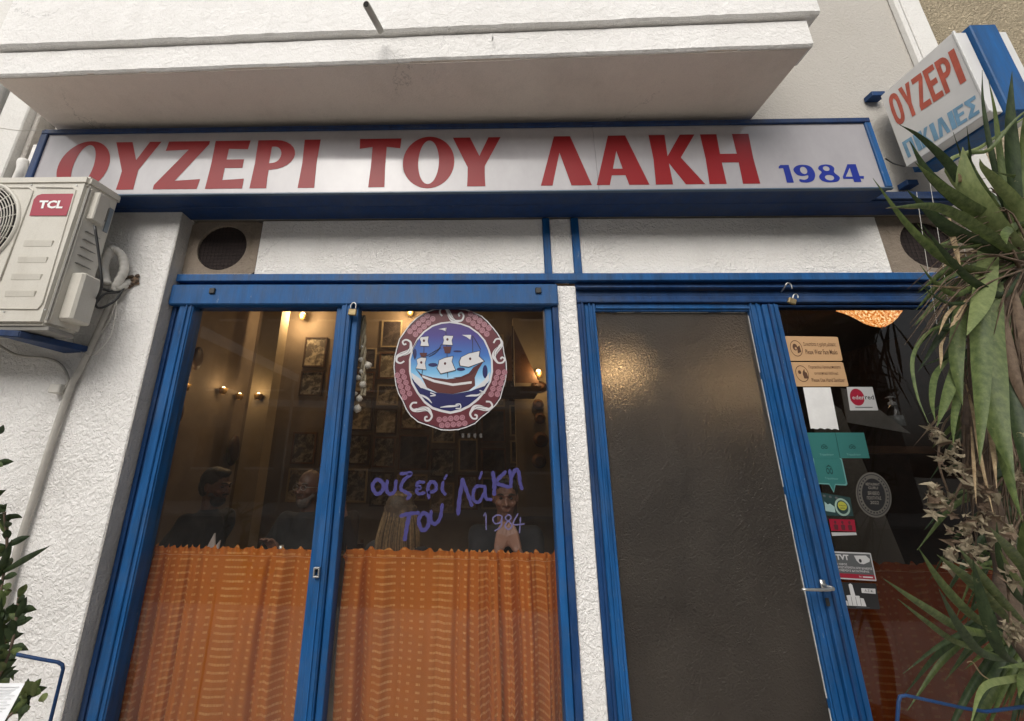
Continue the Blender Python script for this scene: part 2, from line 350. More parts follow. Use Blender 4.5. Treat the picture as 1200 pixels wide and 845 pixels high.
# ------------------------------------------------------------------ lettering helpers
def outline_mesh(loops, depth=.0):
    """2D loops (with holes) -> (verts2d, faces)"""
    c = bpy.data.curves.new('g', 'CURVE'); c.dimensions = '2D'; c.fill_mode = 'BOTH'; c.resolution_u = 1
    for lp in loops:
        s = c.splines.new('POLY'); s.points.add(len(lp)-1); s.use_cyclic_u = True
        for i, (x, y) in enumerate(lp): s.points[i].co = (x, y, 0, 1)
    return curve_mesh(c)
def curve_mesh(c):
    o = bpy.data.objects.new('g', c); col.objects.link(o)
    dg = bpy.context.evaluated_depsgraph_get(); me = bpy.data.meshes.new_from_object(o.evaluated_get(dg))
    v = [(p.co.x, p.co.y) for p in me.vertices]; f = [tuple(p.vertices) for p in me.polygons]
    bpy.data.objects.remove(o); bpy.data.curves.remove(c); bpy.data.meshes.remove(me); return v, f
def text_mesh(s, bold=0.0, space=1.0):
    c = bpy.data.curves.new('t', 'FONT'); c.body = s; c.resolution_u = 2; c.offset = bold; c.space_character = space
    return curve_mesh(c)
def norm2(v, box=None):
    xs = [p[0] for p in v]; ys = [p[1] for p in v]
    x0, x1, y0, y1 = min(xs), max(xs), min(ys), max(ys)
    return [((x-x0)/(x1-x0 or 1), (y-y0)/(y1-y0 or 1)) for x, y in v]
class Quad:                      # a flat plate in the world; u right, v up
    def __init__(s, tl, tr, br, bl): s.c = [Vector(p) for p in (tl, tr, br, bl)]; s.n = (s.c[1]-s.c[3]).cross(s.c[2]-s.c[0]).normalized() 
    def __call__(s, u, v, k=0):
        tl, tr, br, bl = s.c; a = tl.lerp(tr, u); b = bl.lerp(br, u); return b.lerp(a, v) + s.out*k
    def face(s, outv): s.out = s.n if s.n.dot(outv) > 0 else -s.n; return s
def add_flat(mb, q, v, f, box, k):
    u0, u1, v0, v1 = box; vs = [mb.bm.verts.new(q(u0+(u1-u0)*x, v0+(v1-v0)*y, k)) for x, y in v]
    for g in f:
        try: fc = mb.bm.faces.new([vs[i] for i in g])
        except ValueError: pass
def flip_to(mb, outv):
    for f in mb.bm.faces:
        f.normal_update()
        if f.normal.dot(outv) < 0: f.normal_flip()
def ellp(cx, cy, rx, ry, n=28, a0=0): return [(cx+rx*math.cos(2*math.pi*i/n+a0), cy+ry*math.sin(2*math.pi*i/n+a0)) for i in range(n)]
def sm(pts, k=4): return [(p.x, p.y) for p in spline([Vector((x, y, 0)) for x, y in pts], k, True)]
OUT = Vector((0, -1, 0))
def print_text(q, s, box, k, mat, parent, bold=.01, name='lettering', space=1.0):
    v, f = text_mesh(s, bold, space); mb = MB(); add_flat(mb, q, norm2(v), f, box, k); flip_to(mb, q.out)
    return mb.build(name, mat, parent)
def print_loops(q, loops, k, mat, parent, name='print', box=(0, 1, 0, 1)):
    v, f = outline_mesh(loops); mb = MB(); add_flat(mb, q, v, f, box, k); flip_to(mb, q.out); return mb.build(name, mat, parent)
def plate(q, th, rad=0.0):
    mb = MB(); n = 5; pts = []
    W_ = (q.c[1]-q.c[0]).length; H_ = (q.c[3]-q.c[0]).length
    if rad:
        for (cu, cv, a) in ((1-rad/W_, 1-rad/H_, 0), (rad/W_, 1-rad/H_, 90), (rad/W_, rad/H_, 180), (1-rad/W_, rad/H_, 270)):
            for i in range(n):
                b = R(a+90*i/(n-1)); pts.append(q(cu+rad/W_*math.cos(b), cv+rad/H_*math.sin(b)))
    else: pts = [q(0, 0), q(1, 0), q(1, 1), q(0, 1)]
    mb.prism(pts, q.out*th); return mb
Z0 = 1.55
# ================================================================== SETTING
def zz(s, Y=0.0): return Z0 + s*(D0+Y)
mb = MB(); mb.box(-16, 16, -13, -.9, -.35, -.12, 0); mb.build('street', simple('stone_paving', (.20, .19, .175), .9, 0, .25, 20, .5, 120), kind='structure')
pv = simple('pavement_slab', (.52, .49, .45), .85, 0, .15, 6, .4, 60)
mb = MB(); mb.box(-14, 14, -2.9, .0, -.30, -.03, .01); mb.build('pavement', pv, kind='structure')
mb = MB(); mb.box(-16, 16, -13, -10, -.30, -.03, .01); mb.build('far_pavement', pv, kind='structure')
mb = MB(); mb.box(-80, 80, -80, 60, -.6, -.36, 0); mb.build('ground', simple('ground', (.2, .19, .17), .95), kind='structure')
# ---- the taverna building
bld = thing('restaurant_building', (0, .2, -.03), 'white roughcast restaurant front with blue door and window frames under a balcony', 'building')
def bpart(name, mat, *boxes, bev=.003, parent=None, **k):
    m_ = MB()
    for b in boxes: m_.box(*b, bev)
    return m_.build(name, M[mat] if isinstance(mat, str) else mat, parent or bld, **k)
XL = -1.602                      # left reveal
bpart('pillar', 'stucco', (-2.62, XL, -.077, .20, -.03, zz(.741, -.077)), label='white roughcast pillar left of the window')
bpart('wall', 'stucco', (-2.62, XL, -.07, .20, zz(.741, -.077)+.002, 3.34))
bpart('reveal', 'reveal', (XL+.0005, XL+.005, -.074, .02, -.03, 2.85), bev=0)
bpart('pillar', 'stucco', (2.64, 3.1, -.077, .20, -.03, 2.855), label='white pillar right of the plant')
zt, zb = zz(.7035), zz(.5185)
bpart('plaster_panel', 'panel', (-1.185, .393, 0, .12, zb, zt), bev=.004)
bpart('plaster_panel', 'panel', (.430, .549, 0, .12, zb, zt), bev=.004)
bpart('plaster_panel', 'panel', (.588, 2.184, 0, .12, zb, zt), bev=.004)
bpart('mullion', 'blue', (.393, .430, -.012, .12, zb, zt)); bpart('mullion', 'blue', (.549, .588, -.012, .12, zb, zt))
bpart('post', 'stucco', (.4475, .5475, -.006, .12, -.03, zz(.482)), bev=.005, label='narrow white roughcast post between window and door')
# upper wall behind sign and balcony
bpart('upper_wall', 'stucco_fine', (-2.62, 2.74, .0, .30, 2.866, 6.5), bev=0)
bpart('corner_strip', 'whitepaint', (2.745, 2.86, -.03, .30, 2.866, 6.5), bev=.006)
bpart('corner_strip', 'whitepaint', (2.70, 2.728, -.035, .0, 2.866, 6.5), bev=.006)
# neighbouring building with tan roughcast
nb = thing('neighbouring_building', (4.5, .3, 0), 'tan roughcast wall of the house next door behind the hanging sign', 'building')
m_ = MB(); m_.box(2.875, 8, .02, .5, -.03, 7, 0); m_.build('wall', M['tan'], nb)
# transom strip and headers
bpart('transom', 'blue', (XL+.006, 2.62, -.022, .02, zz(.4945), zb-.002))
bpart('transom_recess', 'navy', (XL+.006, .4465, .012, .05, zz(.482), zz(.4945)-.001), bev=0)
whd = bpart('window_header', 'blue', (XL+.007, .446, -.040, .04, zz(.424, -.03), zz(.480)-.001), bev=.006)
for hx in (-1.38, .33): bpart('header_bolt', 'black', (hx, hx+.03, -.050, -.038, zz(.449), zz(.466)), parent=whd)
ds = [(.4785, .4944, .004), (.4715, .4780, -.024), (.452, .471, .006), (.437, .4515, -.004), (.4285, .4365, -.020)]
for a, b, y in ds: bpart('door_header', 'blue2', (.549, 2.62, y, .06, zz(a), zz(b)-.001))
# shutter beam under the sign
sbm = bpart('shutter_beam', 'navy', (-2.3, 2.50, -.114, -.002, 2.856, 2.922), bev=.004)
bpart('shutter_beam_lip', 'navy', (-1.60, 2.50, -.126, -.1145, 2.868, 2.884), bev=.002, parent=sbm)
# ---- window
wn = thing('shop_window', (-.58, .02, .3), 'wide blue framed shop window with two panes left of the white post', 'window')
LASTP = {}
def fr(name, mat, *b, parent=wn, bev=.003, **k):
    pr = LASTP.get(parent.name, parent) if name == 'bead' else parent      # a bead belongs to the stile or rail it is nailed on
    o = bpart(name, mat, *b, bev=bev, parent=pr, **k)
    if name != 'bead': LASTP[parent.name] = o
    return o
ZT = zz(.4225)                   # top of window openings
fr('outer_frame', 'blue2', (XL+.008, -1.540, -.004, .05, .25, ZT)); fr('outer_frame', 'blue2', (XL+.03, XL+.04, -.014, -.0045, .25, ZT))
fr('sash_stile', 'blue', (-1.538, -1.462, -.026, .05, .25, ZT)); fr('bead', 'blue', (-1.500, -1.490, -.034, -.0265, .25, ZT))
fr('bead', 'blue', (-1.476, -1.468, -.031, -.0265, .25, ZT))
fr('sash_stile', 'blue', (-.702, -.672, -.014, .05, .25, ZT)); fr('centre_stile', 'blue', (-.670, -.618, -.032, .05, .25, ZT)); fr('sash_stile', 'blue', (-.616, -.586, -.016, .05, .25, ZT))
fr('bead', 'blue', (-.648, -.642, -.038, -.0325, .25, ZT)); fr('bead', 'blue', (-.629, -.624, -.036, -.0325, .25, ZT))
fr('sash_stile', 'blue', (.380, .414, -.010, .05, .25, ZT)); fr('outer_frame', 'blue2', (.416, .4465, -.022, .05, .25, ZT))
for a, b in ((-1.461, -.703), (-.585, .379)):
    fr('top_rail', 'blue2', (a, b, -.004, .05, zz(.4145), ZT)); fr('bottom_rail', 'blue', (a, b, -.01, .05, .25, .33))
    fr('pane', 'glass', (a-.002, b+.002, .018, .024, .33, zz(.4145)+.002), bev=0)
fr('sill', 'panel', (XL, .446, -.06, .2, .16, .249)); bpart('base_wall', 'stucco', (XL, .446, 0, .2, -.03, .159)); bpart('base_wall', 'stucco', (1.56, 2.62, 0, .2, -.03, .249))
m_ = MB(); c = at(372, 670, -.035)
m_.box(c.x-.013, c.x+.013, -.052, -.033, c.z-.020, c.z-.013); m_.box(c.x-.013, c.x+.013, -.052, -.033, c.z+.013, c.z+.020); m_.box(c.x-.013, c.x-.007, -.052, -.033, c.z-.013, c.z+.013); m_.box(c.x+.007, c.x+.013, -.052, -.033, c.z-.013, c.z+.013)
m_.build('latch_eye', M['steel'], wn)
# ---- door
dr = thing('door', (1.05, .02, 0), 'blue framed door with a tall pane of pebbled glass', 'door')
ZD = zz(.4275)
fr('door_frame', 'blue2', (.549, .583, -.010, .06, 0, ZD), parent=dr); fr('bead', 'blue2', (.566, .573, -.020, -.0105, 0, ZD), parent=dr)
fr('stile', 'blue', (.585, .640, -.004, .05, 0, ZD), parent=dr); fr('bead', 'blue', (.604, .610, -.012, -.0045, 0, ZD), parent=dr); fr('bead', 'blue', (.626, .636, -.010, -.0045, 0, ZD), parent=dr)
fr('top_rail', 'blue', (.641, 1.413, -.004, .05, zz(.405), ZD), parent=dr); fr('bead', 'blue', (.641, 1.413, -.013, -.0045, zz(.4105), zz(.416)), parent=dr)
fr('bottom_rail', 'blue', (.641, 1.413, -.004, .05, .0, .22), parent=dr)
st = fr('stile', 'blue', (1.414, 1.472, -.006, .05, 0, ZD), parent=dr); fr('bead', 'blue', (1.418, 1.424, -.013, -.0065, 0, ZD), parent=dr); fr('bead', 'blue', (1.446, 1.452, -.013, -.0065, 0, ZD), parent=dr)
fr('door_frame', 'blue', (1.474, 1.552, -.018, .05, 0, ZT), parent=dr); fr('bead', 'blue2', (1.496, 1.503, -.027, -.0185, 0, ZT), parent=dr); fr('bead', 'blue', (1.524, 1.530, -.025, -.0185, 0, ZT), parent=dr)
fr('pane', 'frosted', (.639, 1.4145, .012, .018, .219, zz(.405)+.001), parent=dr, bev=0)
m_ = MB()                        # chipped putty line round the pane
for i in range(60):
    z = .3 + i*.033
    if rnd.random() < .9: m_.box(1.4122, 1.4135+.0004*rnd.random(), .0075, .0118, z, z+.0328, 0)
for i in range(24):
    x = .66+i*.031
    if rnd.random() < .45: m_.box(x, x+.028, .0075, .0118, zz(.405)-.0025, zz(.405)-.0005, 0)
m_.build('putty', M['whitepaint'], dr)
a = at(962, 685, -.01); b = at(939, 690, -.06)
m_ = MB(); m_.cyl((a.x, -.018, a.z), (a.x, -.065, a.z), .008); m_.tube([(a.x, -.062, a.z), (a.x-.03, -.066, a.z-.004), (b.x, -.063, b.z-.002)], lambda t: .0075-.002*t); m_.box(a.x-.010, a.x+.010, -.0225, -.0185, a.z-.02, a.z+.02, .003)
hdl = m_.build('handle', M['steel'], dr, smooth=True)
m_ = MB(); m_.box(a.x-.007, a.x+.007, -.026, -.0228, a.z-.075, a.z-.045, .002); m_.build('keyhole', M['black'], hdl)
# ---- right window
wr = thing('side_window', (2.07, .02, .3), 'dark shop window covered with stickers right of the door', 'window')
fr('outer_frame', 'blue2', (2.55, 2.635, -.018, .05, .25, ZT), parent=wr)
fr('bottom_rail', 'blue2', (1.553, 2.549, -.01, .05, .25, .33), parent=wr); fr('top_rail', 'blue2', (1.553, 2.549, -.004, .05, zz(.4195), ZT), parent=wr)
fr('pane', 'glass_shade_tint', (1.551, 2.551, .018, .024, .33, zz(.4195)+.002), parent=wr, bev=0)
# ---- balcony
bal = thing('balcony', (-.4, -.3, 3.35), 'white plastered balcony with stepped edge overhanging the shop sign', 'balcony')
zs = Z0+1.80
def slab(x0, x1, yl, yr, z0, z1, yb=-.001): 
    return MB().hexa([(x0, yl, z0), (x1, yr, z0), (x1, yb, z0), (x0, yb, z0), (x0, yl, z1), (x1, yr, z1), (x1, yb, z1), (x0, yb, z1)], .006)
slab(-2.366, 1.508, -.473, -.540, zs-.009, zs+.15).build('soffit', M['soffit'], bal)
def wavy(x0, x1, yl, yr, z0, z1, yb, amp, seed, n=90):
    g = random.Random(seed); mb = MB(); bm = mb.bm; nz = [g.uniform(-1, 1) for _ in range(n+1)]; nz = [sum(nz[max(0, i-2):i+3])/5 for i in range(n+1)]
    rows = []
    for i in range(n+1):
        t = i/n; x = x0+(x1-x0)*t; y = yl+(yr-yl)*t; a = nz[i]*amp; b = nz[(i*7) % n]*amp
        rows.append([bm.verts.new(p) for p in ((x, yb, z0+a), (x, y+.008+b*.5, z0+a), (x, y+b*.5, z0+.009+a), (x, y+b*.4, z1-.01), (x, y+.008, z1), (x, yb, z1))])
    for a, b in zip(rows, rows[1:]):
        for k in range(6): bm.faces.new((a[k], b[k], b[(k+1) % 6], a[(k+1) % 6]))
    bm.faces.new(rows[0]); bm.faces.new(rows[-1][::-1]); bmesh.ops.recalc_face_normals(bm, faces=bm.faces[:]); return mb
wavy(-2.375, 1.515, -.482, -.549, zs-.004, zs+.152, -.455, .0035, 3).build('fascia', M['parapet'], bal)
wavy(-2.385, 1.562, -.507, -.574, zs+.155, zs+1.0, -.02, .006, 5).build('parapet', M['parapet'], bal)
mb = MB(); p = at(445, 34, -.575); q = at(424, -4, -.80); q.z = p.z-.0+.02
dq = at(429, 5, -.70)
mb.tube([p+Vector((.001, .010, .002)), p, dq], .015, 14, 0); dsp = mb.build('drain_spout', M['pipe'], bal, smooth=True)
mb = MB(); mb.cyl(dq, dq+(dq-p).normalized()*.0015, .012); mb.build('spout_mouth', M['blackhole'], dsp)  # flat black disc painted for the dark inside of the tube
mb = MB(); q = at(577, 46, -.535); mb.tube([q+Vector((0, .02, .01)), q+Vector((0, -.012, .008)), q+Vector((.002, -.02, -.012)), q+Vector((.0, -.012, -.02))], .0025, 6); mb.tube([q+Vector((0, -.018, 0)), q+Vector((.1, -.012, -.012)), q+Vector((.17, -.004, -.008))], .0008, 4); mb.build('hook', M['steel'], bal)
# ---- left edge: pilaster, pipes
lp = thing('left_pilaster', (-2.76, -.1, 0), 'white pilaster at the far left beside the sign, chipped along its edge', 'pilaster')
MB().box(-2.86, -2.692, -.10, .3, -.03, 6, .006).build('pilaster', M['whitepaint'], lp)
MB().box(-2.6915, -2.66, -.06, .25, 2.2, 6, .004).build('shaded_side', M['reveal'], lp)  # grey strip, colour stands in for the pilaster's shaded side
mb = MB(); mb.tube([(-2.955, -.12, 0), (-2.955, -.12, 6)], .055, 16, 0); P(mb.build('downpipe', M['whitepaint'], None, True), 'thick white downpipe left of the chipped pilaster', 'pipe')
mb = MB(); mb.box(-3.6, -3.03, -.02, .3, -.03, 6, 0); P(mb.build('left_house', M['whitepaint'], None), 'pale wall of the house at the far left edge', 'building')
mb = MB(); mb.tube([(-2.59, -.10, 2.4), (-2.59, -.10, 3.0), (-2.585, -.10, 3.12), (-2.62, -.085, 3.2), (-2.64, -.02, 3.22)], .022, 12); P(mb.build('conduit', M['whitepaint'], None, True), 'thin white pipe bending into the wall left of the sign', 'pipe')
mb = MB(); mb.tube([at(-8, 149, -.3), at(25, 153, -.27), at(52, 152.5, -.22)], .0022, 6); P(mb.build('wire', M['wire'], None, True), 'thin pale wire crossing to the top left corner of the sign', 'wire')
# ================================================================== MAIN SIGN
YS = -.213; dS = D0+YS
sg = thing('shop_sign', (-.16, YS, 2.86), 'long white sign with red Greek capitals and blue 1984 in a blue frame', 'sign')
sx0, sx1, sz0, sz1 = -1.455*dS, 1.259*dS, Z0+.797*dS, Z0+1.0645*dS
MB().box(sx0+.01, sx1-.01, YS+.012, -.01, sz0+.004, sz1-.004, .002).build('sign_box', M['navy'], sg)
fx0, fx1, fz0, fz1 = sx0+.040, sx1-.030, sz0+.012, sz1-.030
MB().box(fx0-.01, .640, YS+.004, YS+.0115, fz0-.005, fz1+.005, 0).build('sign_face', M['signface'], sg)
MB().box(.6415, fx1+.01, YS+.004, YS+.0115, fz0-.005, fz1+.005, 0).build('sign_face', M['signface'], sg)
MB().box(sx0, sx1, YS-.006, YS+.011, fz1, sz1, .003).build('frame', M['navy'], sg)
MB().box(sx0, sx1, YS-.006, YS+.011, sz0, fz0, .003).build('frame', simple('grey_blue_trim', (.05, .09, .14), .4), sg)
MB().box(sx0, fx0, YS-.0055, YS+.0108, fz0+.0005, fz1-.0005, .003).build('frame', M['navy'], sg)
MB().box(fx1, sx1, YS-.0055, YS+.0108, fz0+.0005, fz1-.0005, .003).build('frame', M['blue'], sg)
def arc(cx, cy, rx, ry, a0, a1, n=12): return [(cx+rx*math.cos(R(a0+(a1-a0)*i/n)), cy+ry*math.sin(R(a0+(a1-a0)*i/n))) for i in range(n+1)]
G = {
 'Ο': [ellp(.5, .5, .5, .51, 44), ellp(.5, .5, .20, .43, 40)],
 'Υ': [[(0, 1), (.36, 1), (.555, .61), (.745, 1), (1, 1), (.665, .40), (.665, .2), (.675, 0), (.305, 0), (.315, .2), (.315, .38)]],
 'Ζ': [[(.08, 1), (1, 1), (1, .93), (.43, .17), (.98, .20), (.95, 0), (0, 0), (0, .09), (.57, .82), (.06, .80)]],
 'Ε': [[(.0, 0), (.02, .5), (0, 1), (.98, 1), (.95, .81), (.42, .825), (.42, .60), (.90, .60), (.90, .42), (.42, .42), (.42, .175), (1, .20), (1, 0)]],
 'Ρ': [[(0, 0), (.02, .5), (0, 1), (.46, 1)] + arc(.46, .69, .54, .31, 88, -88) + [(.40, .37), (.40, .2), (.42, 0)], [(.38, .86), (.46, .86)] + arc(.46, .69, .19, .17, 88, -88) + [(.38, .51)]],
 'Ι': [[(.0, 0), (.06, .5), (0, 1), (1, 1), (.94, .5), (1, 0)]],
 'Τ': [[(0, 1), (1, 1), (.985, .79), (.66, .825), (.66, .4), (.68, 0), (.30, 0), (.32, .4), (.32, .825), (.015, .79)]],
 'Λ': [[(0, 0), (.32, 1), (.65, 1), (1, 0), (.60, 0), (.41, .66), (.23, 0)]],
 'Α': [[(0, 0), (.32, 1), (.66, 1), (1, 0), (.62, 0), (.57, .19), (.31, .19), (.25, 0)], [(.345, .32), (.53, .32), (.45, .68)]],
 'Κ': [[(0, 0), (.03, .5), (0, 1), (.34, 1), (.33, .56), (.66, 1), (.97, 1), (.60, .53), (1, 0), (.61, 0), (.335, .42), (.35, 0)]],
 'Η': [[(0, 0), (.02, .5), (0, 1), (.34, 1), (.33, .595), (.67, .595), (.66, 1), (1, 1), (.98, .5), (1, 0), (.66, 0), (.67, .42), (.33, .42), (.34, 0)]],
 '1': [[(0, .80), (.02, .90), (.20, 1), (.88, 1), (.90, .5), (.93, 0), (.36, 0), (.37, .5), (.36, .82)]],
 '9': [sm([(.48, 1), (.18, .92), (.01, .70), (.14, .43), (.40, .36), (.64, .40), (.60, .24), (.42, .15), (.20, .19), (.16, .10), (.26, .02), (.55, 0), (.85, .13), (1, .45), (.95, .78), (.78, .95)]), ellp(.50, .68, .17, .21, 20)],
 '8': [sm([(.50, 1), (.20, .94), (.08, .75), (.20, .57), (.02, .35), (.07, .12), (.30, .01), (.55, 0), (.85, .05), (.99, .27), (.80, .54), (.86, .78), (.76, .94)]), ellp(.47, .77, .16, .14, 18, .5), ellp(.50, .26, .22, .155, 20, .5)],
 '4': [[(0, .18), (0, .30), (.40, 1), (.80, 1), (.80, .33), (1, .33), (.96, .17), (.80, .19), (.80, 0), (.46, 0), (.46, .18)], [(.14, .30), (.46, .30), (.46, .80)]],
}
def glyph(ch, x0, x1, z0, z1, mat, lab=None):
    v, f = outline_mesh(G[ch]); mb = MB(); q = Quad((x0, YS+.003, z1), (x1, YS+.003, z1), (x1, YS+.003, z0), (x0, YS+.003, z0)).face(OUT)
    add_flat(mb, q, v, f, (0, 1, 0, 1), .0); flip_to(mb, OUT); return mb.build('letter', mat, sg)
LET = [('Ο', 68, 192, 127.5, 192), ('Υ', 136, 165.5, 189, 165), ('Ζ', 179, 219, 233, 219), ('Ε', 240, 219, 283.5, 219), ('Ρ', 292, 219, 345.5, 180), ('Ι', 348.5, 219, 368, 219),
       ('Τ', 421.7, 163, 470.3, 163), ('Ο', 472, 189, 532.5, 189), ('Υ', 530.7, 162, 586.7, 161.5), ('Λ', 634, 217.5, 694, 217), ('Α', 699.5, 217, 761.5, 216), ('Κ', 769, 216, 827, 215), ('Η', 832, 215, 891.5, 214.5)]
lz0 = at(500, 218.4, YS).z; lz1 = at(500, 161.3, YS).z
for ch, xa, ya, xb, yb in LET:
    a = at(xa, ya, YS).x; b = at(xb, yb, YS).x; e = .006 if ch == 'Ο' else 0
    glyph(ch, a, b, lz0-e, lz1+e, M['red'])
nz0 = at(960, 213.2, YS).z; nz1 = at(960, 192.3, YS).z
for ch, xa, xb in (('1', 915, 929.5), ('9', 931.5, 956), ('8', 959.5, 984), ('4', 987.5, 1012.5)):
    a = at(xa, 204, YS).x; b = at(xb, 204, YS).x; glyph(ch, a, b, nz0, nz1, M['blueletter'])
mb = MB(); mb.tube([(sx0+.9, YS+.02, sz1+.003), (sx0+1.0, YS+.02, sz1+.016), (sx0+1.15, YS+.03, sz1+.01), (sx0+1.25, YS+.04, sz1+.003)], .004, 6); P(mb.build('cable', M['wire'], None, True), 'loose pale cable lying on top of the long sign', 'cable')
mb = MB(); mb.tube([at(1038, 186, -.18), at(1048, 192, -.1), at(1060, 195, -.02)], .003, 6); P(mb.build('cable', M['black'], None, True), 'short dark cable between the end of the long sign and the wall', 'cable')
# ================================================================== SIDE SIGN (sticks out from the wall)
XS = 2.31; yf, yn = -.10, -.445
ztp, zbt = Z0+1.443*(D0+yn), Z0+.875*(D0+yf)
ss = thing('hanging_sign', (2.43, -.3, zbt), 'box sign sticking out above the plant with faded red and blue Greek capitals', 'sign')
MB().box(XS, XS+.066, yn+.012, yf, zbt, ztp-.012, .003).build('side_panel', M['sidewhite'], ss)
MB().box(XS+.190, XS+.25, yn+.012, yf, zbt, ztp-.012, .003).build('side_panel', M['sidewhite'], ss)
MB().box(XS+.068, XS+.188, yn-.006, yf+.03, zbt-.01, ztp+.012, .004).build('frame', M['blue'], ss)
MB().box(XS-.003, XS+.006, yn+.004, yn+.0115, zbt, ztp-.010, .001).build('edge_trim', M['sidewhite'], ss)
def sq(pts): return Quad(*[atx(1000+x/3.52, y/3.52, XS-.0015) for x, y in pts]).face(Vector((-1, 0, 0)))
q1 = sq([(138, 402), (418, 196), (470, 330), (180, 524)])
q2 = sq([(200, 588), (508, 388), (528, 462), (226, 652)])
def word(q, s, mat, widths):
    u = 0; tot = sum(widths); 
    for ch, w_ in zip(s, widths):
        ua, ub = u/tot, (u+w_*.88)/tot; u += w_
        mb = MB(); v, f = outline_mesh(GS[ch]); add_flat(mb, q, v, f, (ua, ub, 0, 1), .0); flip_to(mb, Vector((-1, 0, 0))); mb.build('letter', mat, ss)
t_ = .30
GS = {'Ο': [sm([(.5, 1), (.12, .9), (0, .6), (0, .4), (.12, .1), (.5, 0), (.88, .1), (1, .4), (1, .6), (.88, .9)]), sm([(.5, .84), (.34, .72), (.32, .5), (.34, .28), (.5, .16), (.66, .28), (.68, .5), (.66, .72)])],
 'Υ': [[(0, 1), (.34, 1), (.5, .62), (.66, 1), (1, 1), (.66, .38), (.66, 0), (.34, 0), (.34, .38)]],
 'Ζ': [[(.04, 1), (1, 1), (1, .84), (.38, .17), (1, .17), (1, 0), (0, 0), (0, .15), (.62, .83), (.04, .83)]],
 'Ε': [[(0, 0), (0, 1), (1, 1), (1, .83), (.38, .83), (.38, .6), (.9, .6), (.9, .43), (.38, .43), (.38, .17), (1, .17), (1, 0)]],
 'Ρ': [[(0, 0), (0, 1), (.5, 1)] + arc(.5, .70, .5, .30, 88, -88, 8) + [(.36, .40), (.36, 0)], [(.36, .83), (.5, .83)] + arc(.5, .70, .16, .13, 88, -88, 6) + [(.36, .57)]],
 'Ι': [[(0, 0), (0, 1), (1, 1), (1, 0)]],
 'Π': [[(0, 0), (0, 1), (1, 1), (1, 0), (.66, 0), (.66, .82), (.34, .82), (.34, 0)]],
 'Κ': [[(0, 0), (0, 1), (.34, 1), (.34, .6), (.66, 1), (1, 1), (.58, .52), (1, 0), (.66, 0), (.34, .42), (.34, 0)]],
 'Λ': [[(0, 0), (.32, 1), (.68, 1), (1, 0), (.68, 0), (.5, .66), (.32, 0)]],
 'Σ': [[(0, 0), (0, .14), (.42, .5), (0, .86), (0, 1), (1, 1), (1, .80), (.48, .80), (.82, .5), (.48, .19), (1, .19), (1, 0)]]}
word(q1, 'ΟΥΖΕΡΙ', M['sidered'], [1.05, 1.1, 1, .95, 1.05, .5])
word(q2, 'ΠΙΚΙΛΙΕΣ', M['sideblue'], [1.05, .45, 1.05, .45, 1.1, .45, .9, .95])
for px, py, z in ((1016, 116, 0), (1056, 219, 0)):
    a = at(px, py, -.02); mb = MB(); mb.box(a.x, XS+.10, -.052, -.004, a.z-.010, a.z+.022, .002); mb.build('bracket', M['blue2'], ss)
# ================================================================== VENTS
def vent(x0, x1, cx, label):
    t = thing('exhaust_vent', ((x0+x1)/2, .0, zb), label, 'vent')
    mb = MB(); bm = mb.bm; n = 40; rr = .140; cz = Z0+.6135*D0; y = .006
    co = []; ci = []
    for i in range(n):
        a = 2*math.pi*i/n; c_, s_ = math.cos(a), math.sin(a); ci.append((cx+rr*c_, cz+rr*s_))
        k = min(((x1-cx) if c_ > 0 else (cx-x0))/max(abs(c_), 1e-6), ((zt-cz) if s_ > 0 else (cz-zb))/max(abs(s_), 1e-6)); co.append((cx+k*c_, cz+k*s_))
    A = [bm.verts.new((p[0], y, p[1])) for p in co]; B = [bm.verts.new((p[0], y, p[1])) for p in ci]; C = [bm.verts.new((p[0], y+.015, p[1])) for p in ci]
    for i in range(n):
        j = (i+1) % n; bm.faces.new((A[i], A[j], B[j], B[i])); bm.faces.new((B[i], B[j], C[j], C[i]))
    for (a, b) in (((x0, zb), (x0, zt)), ((x1, zt), (x1, zb))):
        pass
    mb.build('surround', M['cement'], t)
    MB().box(x0, x1, .022, .10, zb, zt, 0).build('backing', simple('vent_dark_brown', (.030, .019, .017), .9, 0, .3, 12), t)  # flat near-black brown sheet behind the grille
    mb = MB()
    for k in range(-6, 7):
        o = k*.021; h = math.sqrt(max(0, rr*rr-o*o)); mb.cyl((cx+o, .017, cz-h), (cx+o, .017, cz+h), .0008, n=5); mb.cyl((cx-h, .019, cz+o), (cx+h, .019, cz+o), .0008, n=5)
    mb.build('mesh_grille', M['blackhole'], t)
    mb = MB()
    for a in range(6):
        an = R(60*a+14); c_ = Vector((cx, .056, cz)); d1 = Vector((math.cos(an), 0, math.sin(an))); d2 = Vector((math.cos(an+.75), 0, math.sin(an+.75)))
        f = [mb.bm.verts.new(p) for p in (c_+d1*.03, c_+d1*.125+Vector((0, -.004, 0)), c_+d2*.12+Vector((0, .0008, 0)), c_+d2*.03+Vector((0, .0008, 0)))]; mb.bm.faces.new(f)
    mb.bm.free()
    mb = MB(); mb.box(x0, x1, -.004, .004, zb+.001, zb+.007, .001); mb.build('ledge', M['panel'], t)
vent(XL+.006, -1.188, -1.398, 'round black exhaust opening in grimy cement at the top left above the shop window')
vent(2.187, 2.64, 2.42, 'exhaust opening in grey cement half hidden by the tall plant')
